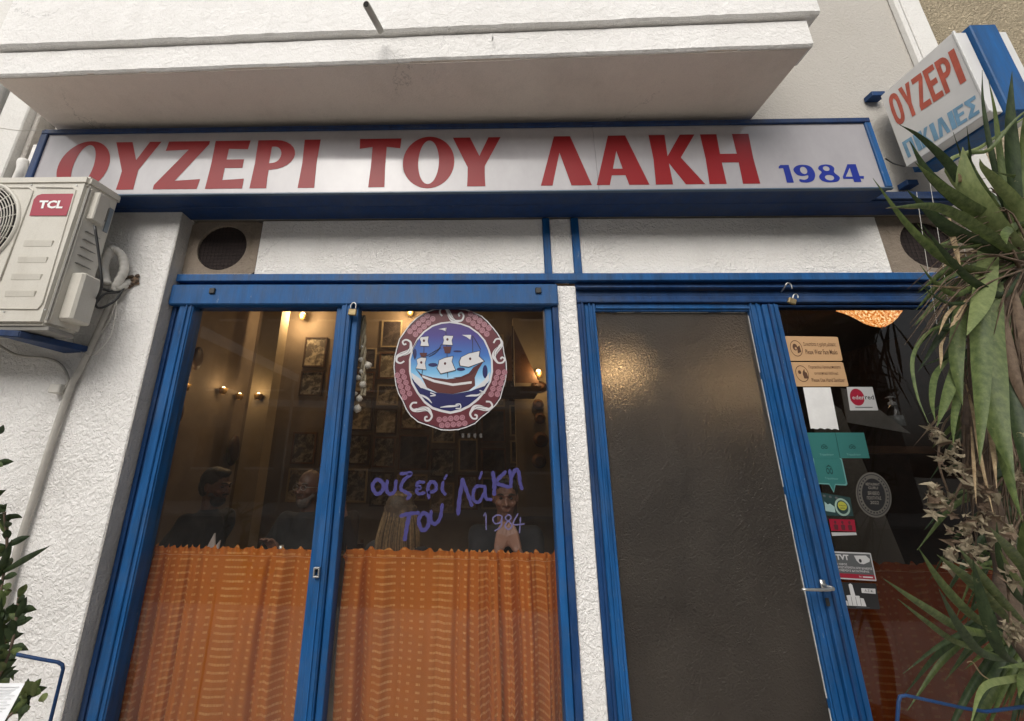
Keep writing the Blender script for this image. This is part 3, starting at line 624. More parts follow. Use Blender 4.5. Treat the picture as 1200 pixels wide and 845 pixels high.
# right wall over vent to the pillar
# ================================================================== AIR CONDITIONER
YA = -.35; YB = -.205
ax1 = -1.238*1.5; az0, az1 = Z0+.364*1.5, Z0+.872*1.5
ac = thing('air_conditioner', (-2.3, YB, az0), 'cream outdoor air conditioning unit with a red TCL badge on a blue bracket', 'air conditioner')
mb = MB(); mb.hexa([(-2.82, YA, az0), (ax1, YA, az0), (ax1+.026, YB, az0), (-2.80, YB, az0), (-2.82, YA, az1), (ax1, YA, az1), (ax1+.026, YB, az1), (-2.80, YB, az1)], .014)
mb.build('casing', M['acmetal'], ac)
mb = MB(); mb.hexa([(-2.83, YA-.006, az1-.045), (ax1+.007, YA-.006, az1-.045), (ax1+.033, YB+.004, az1-.045), (-2.81, YB+.004, az1-.045), (-2.83, YA-.006, az1+.006), (ax1+.007, YA-.006, az1+.006), (ax1+.033, YB+.004, az1+.006), (-2.81, YB+.004, az1+.006)], .012)
mb.build('top_cover', M['acmetal'], ac)
def acp(x, y, k=.0): return at(x/4.02, 200+y/4.02, YA-k)
pan = [(155, 80), (350, 80), (357, 88), (352, 110), (196, 640), (186, 650), (150, 653), (-10, 650)]
# raised rim of the recessed right panel
rim = [acp(x, y, .002) for x, y in ((172, 78), (345, 80), (356, 92), (200, 625), (178, 652), (0, 650))]
mb = MB(); mb.tube(rim, .0035, 6, 0); mb.tube([acp(x, y, .002) for x, y in ((-60, 78), (138, 80), (154, 92), (150, 115), (0, 520))], .0035, 6, 0); mb.build('panel_rib', M['acmetal'], ac, True)
for i, (x0, x1, y) in enumerate(((118, 256, 330), (90, 229, 407), (60, 202, 487), (30, 174, 567))):
    a = acp(x0, y); b = acp(x1, y); c = acp(x0-10, y+29); d = acp(x1-12, y+29)
    mb = MB(); mb.hexa([(c.x, YA-.001, c.z), (d.x, YA-.001, d.z), (d.x, YA+.004, d.z), (c.x, YA+.004, c.z), (a.x, YA-.0055, a.z), (b.x, YA-.0055, b.z), (b.x, YA+.004, b.z), (a.x, YA+.004, a.z)], .002)
    mb.build('louvre', M['acmetal'], ac)
q = Quad(acp(166, 110, .003), acp(350, 108, .003), acp(312, 212, .003), acp(138, 212, .003)).face(OUT)
print_loops(q, [[(0, 0), (1, 0), (1, 1), (.17, 1), (.06, .93), (.0, .75)]], 0, flat('badge_red', (.33, .010, .035), .4), ac, 'badge')
qq = Quad(acp(188, 140, .0045), acp(305, 140, .0045), acp(292, 178, .0045), acp(178, 178, .0045)).face(OUT)
print_text(qq, 'TCL', (0, 1, 0, 1), 0, flat('badge_white', (.85, .84, .84)), ac, .045)
# fan grille
fc = acp(-165, 268, 0); fr_ = (acp(74, 268).x - fc.x)
mb = MB(); mb.lathe((fc.x, YA-.001, fc.z), [(fr_+.012, 0), (fr_+.008, .010), (fr_, .008), (fr_-.01, -.0005)], 64, OUT); mb.build('fan_ring', M['acmetal'], ac, True)
mb = MB(); mb.lathe((fc.x, YA-.0012, fc.z), [(0, 0), (fr_-.004, 0)], 48, OUT); flip_to(mb, OUT); mb.build('fan_well', M['blackhole'], ac)  # flat black disc painted for the dark hollow behind the grille
mb = MB(); k = fr_-.012
while k > .03:
    mb.tube([(fc.x+k*math.cos(2*math.pi*i/56), YA-.012, fc.z+k*math.sin(2*math.pi*i/56)) for i in range(56)], .0024, 5, 0, True); k -= .0135
for i in range(24):
    a = 2*math.pi*i/24; mb.cyl((fc.x+.03*math.cos(a), YA-.009, fc.z+.03*math.sin(a)), (fc.x+fr_*math.cos(a), YA-.009, fc.z+fr_*math.sin(a)), .0026, n=5)
mb.build('fan_grille', M['acmetal'], ac, True)
# side details
def acs(x, y, k=0.0):            # point on the unit's side from crop pixels
    X = ax1+.012+k; return atx(x/4.02, 200+y/4.02, X)
def sidebox(pts, th, name, mat):
    p = [acs(*t) for t in pts]; mb = MB(); mb.hexa([p[3]-Vector((.004, 0, 0)), p[2]-Vector((.004, 0, 0)), p[1]-Vector((.004, 0, 0)), p[0]-Vector((.004, 0, 0))] + [v+Vector((th, 0, 0)) for v in (p[3], p[2], p[1], p[0])], .004); mb.build(name, mat, ac)
yy = lambda t: YA+(YB-YA)*t
def sbox(t0, t1, z0, z1, th, name, mat, bev=.004):
    X0 = ax1+.026*t0-.004; X1 = ax1+.026*(t0+t1)/2+th; MB().box(X0, X1, yy(t0), yy(t1), az0+z0, az0+z1, bev).build(name, mat, ac)
H = az1-az0
sbox(.22, .62, .72*H, .92*H, .030, 'junction_box', M['acmetal']); sbox(.62, .70, .76*H, .86*H, .02, 'socket', M['acdark'])
sbox(.30, .95, .05*H, .36*H, .055, 'valve_cover', M['acmetal'], .01)
sbox(.76, .90, .70*H, .88*H, .004, 'rating_label', flat('label_grey', (.22, .26, .30)), .001)
sbox(.06, .085, .03*H, .93*H, .006, 'seam', M['acdark'], .001); sbox(.12, .16, .03*H, .93*H, .006, 'side_rib', M['acmetal'], .002)
for i in range(5): sbox(.3, .85, (.42+.055*i)*H, (.425+.055*i)*H, .005, 'vent_slot', M['acdark'], .0008)
MB().box(-2.82, ax1+.01, YA+.02, YB-.01, az0-.022, az0-.001, .003).build('base_tray', M['acdark'], ac)
mb = MB(); a = at(12, 388, -.32); b = at(85, 398, -.12)
mb.hexa([(a.x, -.36, az0-.055), (ax1-.10, -.34, az0-.055), (ax1-.02, -.10, az0-.055), (a.x, -.08, az0-.055), (a.x, -.36, az0-.026), (ax1-.10, -.34, az0-.026), (ax1-.02, -.10, az0-.026), (a.x, -.08, az0-.026)], .003)
P(mb.build('wall_bracket', M['navy'], None), 'dark blue steel bracket holding the air conditioner', 'bracket')
for (x, y) in ((150, 68), (362, 70), (215, 655), (20, 665)):
    c = acp(x, y, .0); mb = MB(); mb.cyl((c.x, YA+.002, c.z), (c.x, YA-.003, c.z), .004, n=8); mb.build('screw', M['steel'], ac)
# insulated loop, wires, hole
YW = -.077
def wl(pts, Y): return [at(x, y, k) for (x, y), k in zip(pts, Y if isinstance(Y, (list, tuple)) else [Y]*len(pts))]
mb = MB(); mb.tube([at(125, 333, -.15), at(122, 312, -.15), at(131, 293, -.15), at(143, 300, -.13), at(145, 318, -.12), at(135, 338, -.12), at(150, 332, -.085), at(156, 329, -.04)], lambda u: .0195*(1+.07*math.sin(u*150)), 10, 14); P(mb.build('insulated_pipe', M['tape'], None, True), 'taped white coolant pipe looping into the wall beside the air conditioner', 'pipe')
mb = MB(); g = random.Random(3); c = at(153, 330, YW)
ring = [(c.x+(.035+.03*g.random())*math.cos(2*math.pi*i/22), c.z+(.022+.022*g.random())*math.sin(2*math.pi*i/22)) for i in range(22)]
mb.prism([(x, YW-.0015, z) for x, z in ring], (0, -.006, 0)); P(mb.build('wall_hole', M['rust'], None), 'ragged hole in the pillar where the pipes enter', 'hole')
mb = MB()
for i in range(16): mb.ell((c.x+g.uniform(-.05, .05), YW-.008, c.z+g.uniform(-.03, .03)), (g.uniform(.006, .014), .008, g.uniform(.005, .012)), None, 1)
P(mb.build('plaster_rubble', simple('rubble', (.10, .07, .05), .9, 0, .6, 60), None), 'crumbled dark mortar around the pipe hole', 'rubble')
mb = MB(); mb.tube(wl([(111, 265), (116, 300), (119, 335), (112, 355), (118, 361), (135, 352), (145, 338), (152, 332)], [-.33, -.30, -.27, -.2, -.17, -.13, -.1, -.07]), .0055, 8); P(mb.build('cable', M['black'], None, True), 'black power cable hanging from the side of the air conditioner', 'cable')
mb = MB(); mb.tube(wl([(105, 350), (115, 338), (135, 342), (150, 334)], [-.2, -.16, -.12, -.07]), .007, 8); mb.tube(wl([(108, 362), (122, 345), (140, 342), (152, 332)], [-.2, -.15, -.11, -.07]), .005, 8); P(mb.build('cable', M['black'], None, True), 'two dark cables bundled under the taped pipe loop', 'cable')
mb = MB(); mb.tube(wl([(84, 392), (90, 408), (108, 416), (128, 396), (135, 370), (137, 350)], -.11), .0022, 6); mb.tube(wl([(137, 350), (128, 375), (115, 395), (104, 410), (100, 420), (92, 440)], -.09), .003, 6); P(mb.build('wire', M['wire'], None, True), 'thin white wires dangling below the air conditioner', 'wire')
mb = MB(); mb.tube(wl([(131, 352), (112, 395), (93, 435), (82, 456), (60, 520), (38, 590), (22, 640), (12, 680), (-10, 760)], -.097), .014, 10, 6); P(mb.build('conduit', M['pipe'], None, True), 'grey ribbed conduit running down the white pillar', 'pipe')
mb = MB(); mb.tube(wl([(-4, 403), (20, 416), (55, 420), (72, 428), (80, 445), (74, 458)], [-.12, -.1, -.09, -.09, -.095, -.1]), .006, 8); P(mb.build('cable', M['pipe'], None, True), 'grey cable curving across the pillar into the conduit clamp', 'cable')
mb = MB(); c = at(75, 457, YW); mb.box(c.x-.03, c.x+.024, -.122, YW-.001, c.z-.022, c.z+.022, .004); P(mb.build('conduit_clamp', M['wire'], None), 'pale clamp at the top of the grey conduit', 'clamp')
# ================================================================== PADLOCKS
def padlock(px, py, Y, rot, op, label, sc_=1):
    c = at(px, py, Y); t = thing('padlock', c, label, 'padlock'); rm = Matrix.Rotation(R(rot), 3, 'Y')
    mb = MB(); mb.obox(c, (.036*sc_, .014, .030*sc_), rm, .003); mb.build('body', M['brass'], t)
    w_ = .011*sc_; pts = [(-w_, .014), (-w_, .034), (-w_*.6, .043), (0, .046), (w_*.6, .043), (w_, .034), (w_, .014 if not op else .030)]
    mb = MB(); mb.tube([c+rm @ Vector((x*1.0+(w_ if op else 0), 0, z*sc_)) for x, z in pts], .003*sc_, 8, 3); mb.build('shackle', M['steel'], t, True)
padlock(413, 366, -.048, 4, False, 'closed brass padlock on the header above the window mullion', 1.15)
padlock(928, 353, -.055, 25, True, 'open brass padlock hanging above the door frame')
mb = MB(); c = at(921, 337, -.03); mb.tube([c+Vector((-.02, .01, -.02)), c+Vector((-.022, -.02, -.005)), c+Vector((-.012, -.026, .012)), c+Vector((.004, -.026, .005)), c+Vector((.006, -.026, -.02))], .003, 8); P(mb.build('hook', M['steel'], None, True), 'bent steel hook carrying the open padlock', 'hook')
# ================================================================== EMBLEM ON THE WINDOW
YG = .0172
def epx(x, y, k=0): return at(400+x/4.286, 340+y/4.286, YG-k)
em = thing('window_emblem', epx(547, 704), 'round window sticker of a sailing ship with a maroon rim of white scrolls', 'sticker')
def edec(loops, k, mat, name, smooth_=False, parent=None):
    mb = MB(); lo = [[(p.x, p.z) for p in [epx(x, y) for x, y in (sm(l, 3) if smooth_ else l)]] for l in loops]
    v, f = outline_mesh(lo); vs = [mb.bm.verts.new((x, YG-k*.0004, z)) for x, z in v]
    for g_ in f:
        try: mb.bm.faces.new([vs[i] for i in g_])
        except ValueError: pass
    flip_to(mb, OUT); return mb.build(name, mat, parent or em)
EW = flat('emblem_white', (.56, .56, .57)); EM = flat('emblem_maroon', (.105, .022, .03)); EP = flat('emblem_pink', (.33, .16, .19)); EN = flat('emblem_navy', (.014, .016, .085)); EK = flat('emblem_ink', (.02, .012, .02)); EH = flat('emblem_hull', (.10, .030, .028)); EH2 = flat('emblem_hull_dark', (.07, .016, .018))
RIM = [(520, 90), (575, 91), (625, 96), (665, 110), (705, 128), (735, 155), (762, 186), (785, 215), (806, 250), (815, 285), (820, 320), (830, 360), (832, 410), (826, 455), (812, 500), (800, 545), (775, 580), (742, 612), (705, 640), (672, 672), (630, 690), (590, 702), (545, 706), (500, 704), (462, 690), (425, 678), (385, 664), (348, 634), (325, 600), (308, 560), (285, 520), (272, 475), (266, 430), (262, 385), (266, 335), (277, 290), (290, 245), (318, 205), (345, 168), (380, 135), (420, 112), (465, 95)]
cxe, cye = 547, 398
sh = lambda pts, s: [(cxe+(x-cxe)*s, cye+(y-cye)*s) for x, y in pts]
edec([RIM], 0, EW, 'white_rim'); edec([sh(RIM, .983)], 1, EK, 'rim_line'); edec([sh(RIM, .968)], 2, EM, 'maroon_band')
RING = [(545, 158), (600, 166), (645, 182), (690, 214), (722, 250), (745, 300), (760, 350), (762, 410), (752, 460), (725, 510), (690, 552), (645, 588), (600, 610), (548, 622), (500, 612), (455, 598), (415, 566), (380, 520), (352, 470), (340, 410), (340, 350), (355, 295), (380, 245), (412, 208), (455, 178), (500, 163)]
edec([RING], 3, EW, 'inner_ring')
def skymat():
    m, t, b = nmat('emblem_sky'); b.inputs['Roughness'].default_value = .35
    tc = t.nodes.new('ShaderNodeTexCoord'); sp = t.nodes.new('ShaderNodeSeparateXYZ'); t.links.new(tc.outputs['Generated'], sp.inputs[0])
    r_ = ramp(t, sp.outputs[2], ((.25, (.55, .68, .78)), (.42, (.17, .42, .66)), (.62, (.04, .14, .42)), (.85, (.05, .035, .20)), (1, (.05, .025, .14)))); t.links.new(r_.outputs[0], b.inputs['Base Color']); return m
SK = [(cxe+(x-cxe)*.957, cye-3+(y-cye)*.957) for x, y in RING]
edec([SK], 4, skymat(), 'sky_print')
# sea
sea = [(350, 428), (380, 470), (420, 500), (480, 517), (560, 524), (640, 508), (690, 490), (745, 455)] + [(x, y) for x, y in SK if y > 440][0:0]
low = [p for p in SK if p[1] > 452]; low.sort(key=lambda p: -p[0])
edec([[(352, 440), (400, 490), (470, 515), (560, 523), (650, 507), (700, 487), (742, 462)] + low], 5, EN, 'sea_print')
edec([[(352, 415), (395, 445), (440, 498), (400, 492), (366, 458)]], 6, EW, 'mist_print'); edec([[(745, 410), (720, 450), (665, 500), (720, 482), (740, 455)]], 6, EW, 'mist_print')
edec([[(372, 395), (405, 425), (460, 440), (530, 448), (600, 440), (640, 420), (665, 390), (712, 362), (688, 400), (670, 440), (672, 480), (640, 505), (560, 522), (480, 515), (430, 490), (405, 440)]], 7, EH, 'hull_print')
edec([[(405, 428), (470, 452), (560, 470), (655, 458), (655, 470), (560, 482), (465, 464), (408, 440)]], 8, EW, 'hull_stripe')
edec([[(372, 395), (405, 425), (420, 432), (398, 428)], [(560, 440), (600, 436), (640, 418), (664, 388), (710, 362), (690, 395), (655, 425), (600, 447)]], 8, EH2, 'hull_shade')
for a in ([(395, 246), (400, 238), (438, 234), (434, 258), (440, 282), (398, 281), (402, 262)], [(512, 236), (520, 230), (562, 232), (554, 254), (558, 277), (510, 274), (516, 254)], [(380, 350), (400, 340), (427, 342), (420, 368), (426, 400), (376, 394), (384, 372)],
          [(492, 354), (520, 342), (560, 334), (554, 360), (572, 402), (500, 420), (482, 392), (490, 370)], [(604, 338), (640, 320), (694, 308), (690, 334), (716, 358), (640, 386), (598, 380), (594, 360)]):
    cx_ = sum(p[0] for p in a)/len(a); cy_ = sum(p[1] for p in a)/len(a)
    edec([[(cx_+(x-cx_)*1.09, cy_+(y-cy_)*1.09) for x, y in a]], 9, EK, 'sail_outline'); edec([a], 10, EW, 'sail')
    edec([ellp(cx_, cy_-2, 6, 7, 10)], 11, EH2, 'sail_mark')
def eline(pts, w_, k, mat, name):
    mb = MB(); pp = [epx(x, y) for x, y in pts]; pp = spline([Vector((p.x, 0, p.z)) for p in pp], 5); n = len(pp); prev = None
    for i, p in enumerate(pp):
        t = (pp[min(i+1, n-1)]-pp[max(i-1, 0)]).normalized(); s_ = Vector((-t.z, 0, t.x)); u = i/(n-1); ww = w_*(u if callable(w_) else 1) if not callable(w_) else w_(u)
        cur = [mb.bm.verts.new(Vector((q.x, YG-k*.0004, q.z))) for q in (p+s_*ww, p-s_*ww)]
        if prev: mb.bm.faces.new((prev[0], prev[1], cur[1], cur[0]))
        prev = cur
    flip_to(mb, OUT); return mb.build(name, mat, em)
for pts in ([(405, 425), (414, 330), (416, 235)], [(535, 440), (530, 300), (524, 190)], [(662, 380), (660, 300), (658, 230)], [(440, 335), (480, 310), (505, 270)], [(425, 330), (440, 325), (500, 290)], [(700, 300), (680, 262), (660, 230)], [(395, 320), (410, 335), (430, 318)], [(512, 290), (530, 305), (550, 290)], [(385, 250), (360, 300), (370, 350)]):
    eline(pts, .0016, 9, EK, 'rigging')
for p in ([(393, 316), (432, 316), (424, 336), (400, 336)], [(512, 284), (554, 284), (546, 318), (520, 318)]): edec([p], 9.5, EH2, 'crows_nest')
edec([[(487, 197), (528, 190), (526, 208), (508, 200)]], 9, EW, 'pennant'); edec([[(606, 226), (652, 226), (648, 250), (628, 236)]], 9, EW, 'pennant')
for c_ in ((460, 376, 24, 10), (600, 398, 22, 9), (722, 410, 13, 34), (370, 320, 9, 26), (584, 308, 22, 5)): edec([ellp(*c_, 12)], 5.5, EN, 'dolphin_print')
for x, y, s_, fl in ((425, 540, 1, 1), (552, 583, 1.15, 1), (672, 528, 1, 1)):   # little white fish and waves
    eline([(x-42*s_, y-18), (x-15, y-8), (x+10, y+6), (x+30*s_, y+28)] if y == 540 else [(x-48*s_, y+6), (x-20, y+2), (x+12, y), (x+34*s_, y-2 if y > 560 else y-14)], lambda u: .0014+.0035*math.sin(u*math.pi), 7, EW, 'wave_print')
    eline([(x+22, y+12 if y > 560 else y-24), (x+46, y+10 if y > 560 else y-14), (x+44, y-10), (x+22, y-8)], .0028, 7, EW, 'wave_print')
# scrolls
def scroll(cx, cy, ang, s_=1.0, mir=1):
    ca, sa = math.cos(R(ang)), math.sin(R(ang))
    base = [(-52, 10), (-70, -8), (-66, -32), (-42, -38), (-22, -22), (0, 8), (22, 24), (44, 20), (66, 8), (70, -18), (54, -34), (40, -22), (48, -10)]
    T = lambda p: (cx+(p[0]*mir*ca-p[1]*sa)*s_, cy+(p[0]*mir*sa+p[1]*ca)*s_)
    eline([T(p) for p in base], lambda u: .0042+.0075*math.exp(-((u-.42)/.16)**2), 4, EW, 'scroll')
    eline([T(p) for p in ((-30, -14), (0, 16), (24, 20))], .0009, 5, EK, 'scroll_line'); eline([T(p) for p in ((-22, -30), (6, 4), (36, 10))], .0009, 5, EK, 'scroll_line')
scroll(552, 132, 12, .86); scroll(782, 308, 78, .86); scroll(696, 594, 142, .86, 1); scroll(408, 602, 222, .86, -1); scroll(322, 312, 288, .86)
for cx, cy, ang in ((402, 176, -42), (690, 170, 38), (786, 468, 108), (556, 660, -5), (312, 474, 72)):
    ca, sa = math.cos(R(ang)), math.sin(R(ang))
    for i in range(5):
        for j in range(2):
            dx = (i-2)*29+(j*10-5); dy = (j-.5)*30; x, y = cx+dx*ca-dy*sa, cy+dx*sa+dy*ca
            edec([ellp(x, y, 14, 14.5, 14)], 4+.2*j, EP, 'grape'); eline([(x-8, y+2), (x-3, y-7), (x+6, y-5), (x+5, y+4), (x-1, y+4)], .0008, 5, EM, 'grape_swirl')
# ================================================================== BRUSH LETTERING ON THE WINDOW
ht = thing('window_lettering', at(520, 640, YG), 'purple brush lettering on the glass below the ship emblem', 'lettering')
PUR = flat('purple_vinyl', (.045, .040, .165), .5); PUR2 = flat('pale_purple_vinyl', (.11, .10, .22), .5)
def hpx(x, y): p = at(400+x/3.84, 500+y/3.84, YG); return Vector((p.x, 0, p.z))
kk = [0]
def stroke(pts, w_=.0088, mat=PUR, closed=False, name='brush_stroke'):
    kk[0] += 1; Y = YG-.0003-.00012*(kk[0] % 9); mb = MB(); pp = spline([hpx(x, y) for x, y in pts], 6, closed); n = len(pp); rows = []
    for i, p in enumerate(pp):
        a = pp[(i-1) % n] if (closed or i) else p; b = pp[(i+1) % n] if (closed or i < n-1) else p
        t = (b-a).normalized(); s_ = Vector((-t.z, 0, t.x)); u = i/(n-1)
        ww = w_*(1 if closed else (.62+.38*math.sin(min(1, u*3+.25)*math.pi/2)*(1-.35*u)))*(1+.15*math.sin(i*1.7))
        rows.append([mb.bm.verts.new(Vector((q.x, Y, q.z))) for q in (p+s_*ww, p-s_*ww)])
    for a, b in list(zip(rows, rows[1:])) + ([(rows[-1], rows[0])] if closed else []): mb.bm.faces.new((a[0], a[1], b[1], b[0]))
    if not closed:
        for e, sgn in ((0, -1), (-1, 1)):
            t = (pp[1]-pp[0]).normalized()*-1 if e == 0 else (pp[-1]-pp[-2]).normalized(); c_ = pp[e]; r_ = (rows[e][0].co-rows[e][1].co).length/2
            vs = [mb.bm.verts.new(Vector((c_.x, Y, c_.z)) + (t*math.cos(a)+Vector((-t.z, 0, t.x))*math.sin(a))*r_*.99) for a in [R(-90+22.5*i) for i in range(9)]]; mb.bm.faces.new(vs)
    flip_to(mb, OUT); mb.build(name, mat, ht)
stroke([(160, 238), (140, 268), (158, 302), (184, 290), (188, 256)], closed=True)
stroke([(207, 245), (203, 282), (218, 303), (240, 290), (246, 245)]); stroke([(268, 212), (315, 210), (282, 240), (268, 278), (292, 296), (310, 308), (298, 324)])
stroke([(372, 250), (348, 250), (340, 264), (356, 274), (338, 286), (348, 302), (374, 298)], .008); stroke([(394, 320), (390, 275), (402, 250), (424, 256), (424, 286), (396, 296)]); stroke([(458, 250), (454, 284), (466, 303)], .008); stroke([(464, 236), (474, 218)], .006)
stroke([(268, 402), (300, 392), (345, 388)]); stroke([(306, 398), (296, 445), (286, 505)], .010); stroke([(372, 388), (348, 420), (362, 464), (386, 455), (394, 412)], closed=True); stroke([(404, 382), (402, 420), (420, 438), (444, 412), (454, 352)])
stroke([(526, 392), (532, 320), (546, 240)], .010); stroke([(546, 240), (566, 295), (586, 352)], .009); stroke([(640, 268), (604, 272), (592, 322), (618, 340), (642, 300)], .008); stroke([(646, 268), (650, 320), (672, 328)], .008); stroke([(632, 204), (622, 234)], .006)
stroke([(682, 206), (688, 250), (688, 302)], .010); stroke([(738, 204), (706, 236), (696, 254), (720, 262), (752, 272)], .009); stroke([(758, 198), (764, 235), (762, 268)], .009); stroke([(766, 226), (784, 194), (798, 206), (804, 250), (812, 278)], .009)
stroke([(640, 402), (650, 392), (652, 462)], .0032, PUR2); stroke([(702, 398), (682, 412), (692, 436), (718, 428), (722, 404)], .0032, PUR2, True); stroke([(722, 410), (718, 448), (692, 468)], .0032, PUR2); stroke([(752, 396), (738, 410), (752, 424), (764, 408)], .003, PUR2, True); stroke([(752, 426), (736, 446), (752, 462), (768, 446)], .003, PUR2, True); stroke([(794, 392), (774, 438), (822, 438)], .0032, PUR2); stroke([(806, 408), (802, 478)], .0032, PUR2)
mb = MB()
for x in (541, 548, 555, 562): mb.box(at(x, 511, YG).x, at(x+3, 511, YG).x, YG-.0004, YG-.0001, at(x, 513, YG).z, at(x, 508, YG).z, 0)
P(mb.build('sticker_remnant', flat('faint_mark', (.07, .065, .06)), None), 'faint pale marks on the glass just under the ship emblem', 'marks')
# ================================================================== STICKERS ON THE RIGHT WINDOW
def stick(pts, label, mat, rad=.0, th=.0012, cat='sticker', Y=None, name='window_sticker'):
    Y = YG-.0015 if Y is None else Y
    q = Quad(*[at(x, y, Y) for x, y in pts]).face(OUT)
    t = thing(name, q(.5, 0), label, cat); plate(q, th, rad).build('backing', mat, t); return q, t, th
tanm = flat('tan_plaque', (.50, .31, .16), .6); brown = flat('brown_ink', (.09, .04, .02), .7)
q, t, h = stick([(919, 394), (981, 395), (987, 423), (925, 423)], 'tan plaque asking for face masks, topmost on the right window', tanm, .008, .003, 'plaque')
print_loops(q, [ellp(.17, .50, .115, .33, 30), ellp(.17, .50, .105, .30, 30)], h+.0006, brown, t); print_loops(q, [ellp(.15, .55, .045, .14, 14), ellp(.16, .5, .02, .05, 10)], h+.0006, brown, t); print_loops(q, [[(.18, .3), (.25, .35), (.24, .62), (.19, .55)]], h+.0007, brown, t)
print_text(q, 'Συνιστάται η χρήση μάσκας', (.32, .93, .56, .76), h+.0006, brown, t); print_text(q, 'Please Wear Face Masks', (.33, .93, .26, .46), h+.0006, brown, t)
q, t, h = stick([(924, 424.5), (987, 424.5), (994, 453), (931, 453)], 'tan plaque asking for hand sanitizer, second from the top on the right window', tanm, .008, .003, 'plaque')
print_loops(q, [ellp(.19, .52, .12, .34, 30), ellp(.19, .52, .11, .31, 30)], h+.0006, brown, t); print_loops(q, [[(.21, .32), (.29, .32), (.28, .55), (.25, .60), (.25, .72), (.21, .60), (.20, .5)]], h+.0006, brown, t); print_loops(q, [ellp(.15, .58, .03, .08, 10)], h+.0007, brown, t)
print_text(q, 'Παρακαλώ Χρησιμοποιήστε', (.34, .94, .70, .86), h+.0006, brown, t); print_text(q, 'αντισηπτικό διάλυμα', (.42, .86, .45, .60), h+.0006, brown, t); print_text(q, 'Please Use Hand Sanitizer', (.34, .95, .18, .34), h+.0006, brown, t)
# torn white paper
g = random.Random(5); q = Quad(at(941, 454, YG-.001), at(973, 454, YG-.001), at(983, 504, YG-.001), at(950, 502.5, YG-.001)).face(OUT)
pts = [q(0, 1), q(1, 1)] + [q(1-i/12, .0+(.03*g.random() if i % 3 else .0)) for i in range(13)]
mb = MB(); mb.prism(pts, OUT*.0008); t = thing('paper_note', q(.5, 0), 'blank white paper strip with a torn lower edge below the tan plaques', 'note'); mb.build('sheet', M['paper'], t)
mb = MB()
for i in range(3): add_flat(mb, q, [(0, 0), (.1, 0), (.07, .05), (-.02, .04)], [(0, 1, 2, 3)], (.10+.1*i, .2+.1*i, .93-.01*i, .96), .0012)
flip_to(mb, OUT); mb.build('pencil_marks', flat('pencil', (.25, .25, .27)), t)
cw = flat('sticker_white', (.50, .50, .50), .4); cr = flat('sticker_crimson', (.32, .012, .035), .4); ck = flat('sticker_black', (.02, .02, .022), .35); ct = flat('sticker_teal', (.035, .165, .155), .4); cg = flat('sticker_grey', (.10, .105, .11), .4); ctd = flat('dark_teal_ink', (.008, .05, .05), .4); ctl = flat('pale_teal_ink', (.14, .32, .31), .4)
q, t, h = stick([(992, 453.5), (1022, 453.5), (1029, 481), (996, 481)], 'white card with a red disc and name, right of the torn paper', cw, .003)
print_loops(q, [ellp(.33, .56, .27, .36, 30)], h+.0005, cr, t); print_text(q, 'eden', (.14, .60, .46, .64), h+.0009, cw, t); print_text(q, 'red', (.62, .95, .46, .66), h+.0007, ck, t); print_loops(q, [[(.20, .11), (.82, .11), (.82, .145), (.20, .145)]], h+.0006, cg, t)
def owl(q, t, cx, cy, s_, k):
    print_loops(q, [ellp(cx-s_*.5, cy, s_*.5, s_*1.1, 18), ellp(cx-s_*.5, cy, s_*.28, s_*.62, 14)], k, ctd, t); print_loops(q, [ellp(cx+s_*.55, cy, s_*.5, s_*1.1, 18), ellp(cx+s_*.55, cy, s_*.28, s_*.62, 14)], k, ctd, t)
    print_loops(q, [[(cx-s_*1.1, cy+s_*1.1), (cx, cy+s_*2.2), (cx+s_*1.1, cy+s_*1.1), (cx, cy+s_*1.6)]], k, ctd, t)
q, t, h = stick([(945, 507), (1012, 507), (1019, 537), (950, 537)], 'wide teal sticker with two owl faces under the torn paper', ct, .002)
owl(q, t, .26, .42, .055, h+.0005); owl(q, t, .74, .42, .055, h+.0005); print_text(q, 'Tripadvisor', (.16, .40, .08, .18), h+.0005, ctl, t); print_text(q, 'Tripadvisor', (.62, .86, .08, .18), h+.0005, ctl, t)
print_loops(q, [[(.494, 0), (.503, 0), (.503, 1), (.494, 1)]], h+.0004, ctd, t)
q = Quad(at(952, 535, YG-.001), at(986, 537, YG-.001), at(992, 568, YG-.001), at(957, 566, YG-.001)).face(OUT); t = thing('window_sticker', q(.5, 0), 'teal speech bubble sticker with one owl face', 'sticker')
def bub(s_): return [(.5+(x-.5)*s_, .5+(y-.5)*s_) for x, y in ((.03, .95), (.08, 1), (.93, 1), (.98, .94), (1, .06), (.95, 0), (.62, 0), (.52, -.28), (.42, 0), (.06, 0), (0, .08))]
print_loops(q, [bub(1.07)], .0003, ctl, t, 'edge'); print_loops(q, [bub(.98)], .0007, ct, t, 'backing'); owl(q, t, .5, .48, .11, .0011); print_text(q, 'Tripadvisor', (.3, .75, .14, .24), .0011, ctl, t)
q, t, h = stick([(961, 577), (996, 583), (1000, 605), (964, 604)], 'dark green card with a yellow ringed badge under the teal bubble', flat('dark_green_card', (.02, .05, .05), .4), .002)
print_loops(q, [ellp(.68, .44, .25, .44, 28), ellp(.68, .44, .19, .34, 28)], h+.0005, flat('mint', (.30, .42, .36)), t); print_loops(q, [ellp(.68, .50, .15, .22, 18)], h+.0007, flat('yellow_green', (.42, .42, .06)), t); print_loops(q, [[(.1, .2), (.42, .15), (.42, .42), (.28, .55), (.2, .5), (.1, .62)]], h+.0005, flat('mint2', (.32, .46, .44)), t)
for u in (.12, .32, .52): print_loops(q, [ellp(u, .87, .05, .06, 10)], h+.0005, cg, t)
print_text(q, 'QUALITY', (.56, .80, .47, .55), h+.0009, ck, t); print_text(q, '2022', (.60, .76, .35, .42), h+.0009, ck, t)
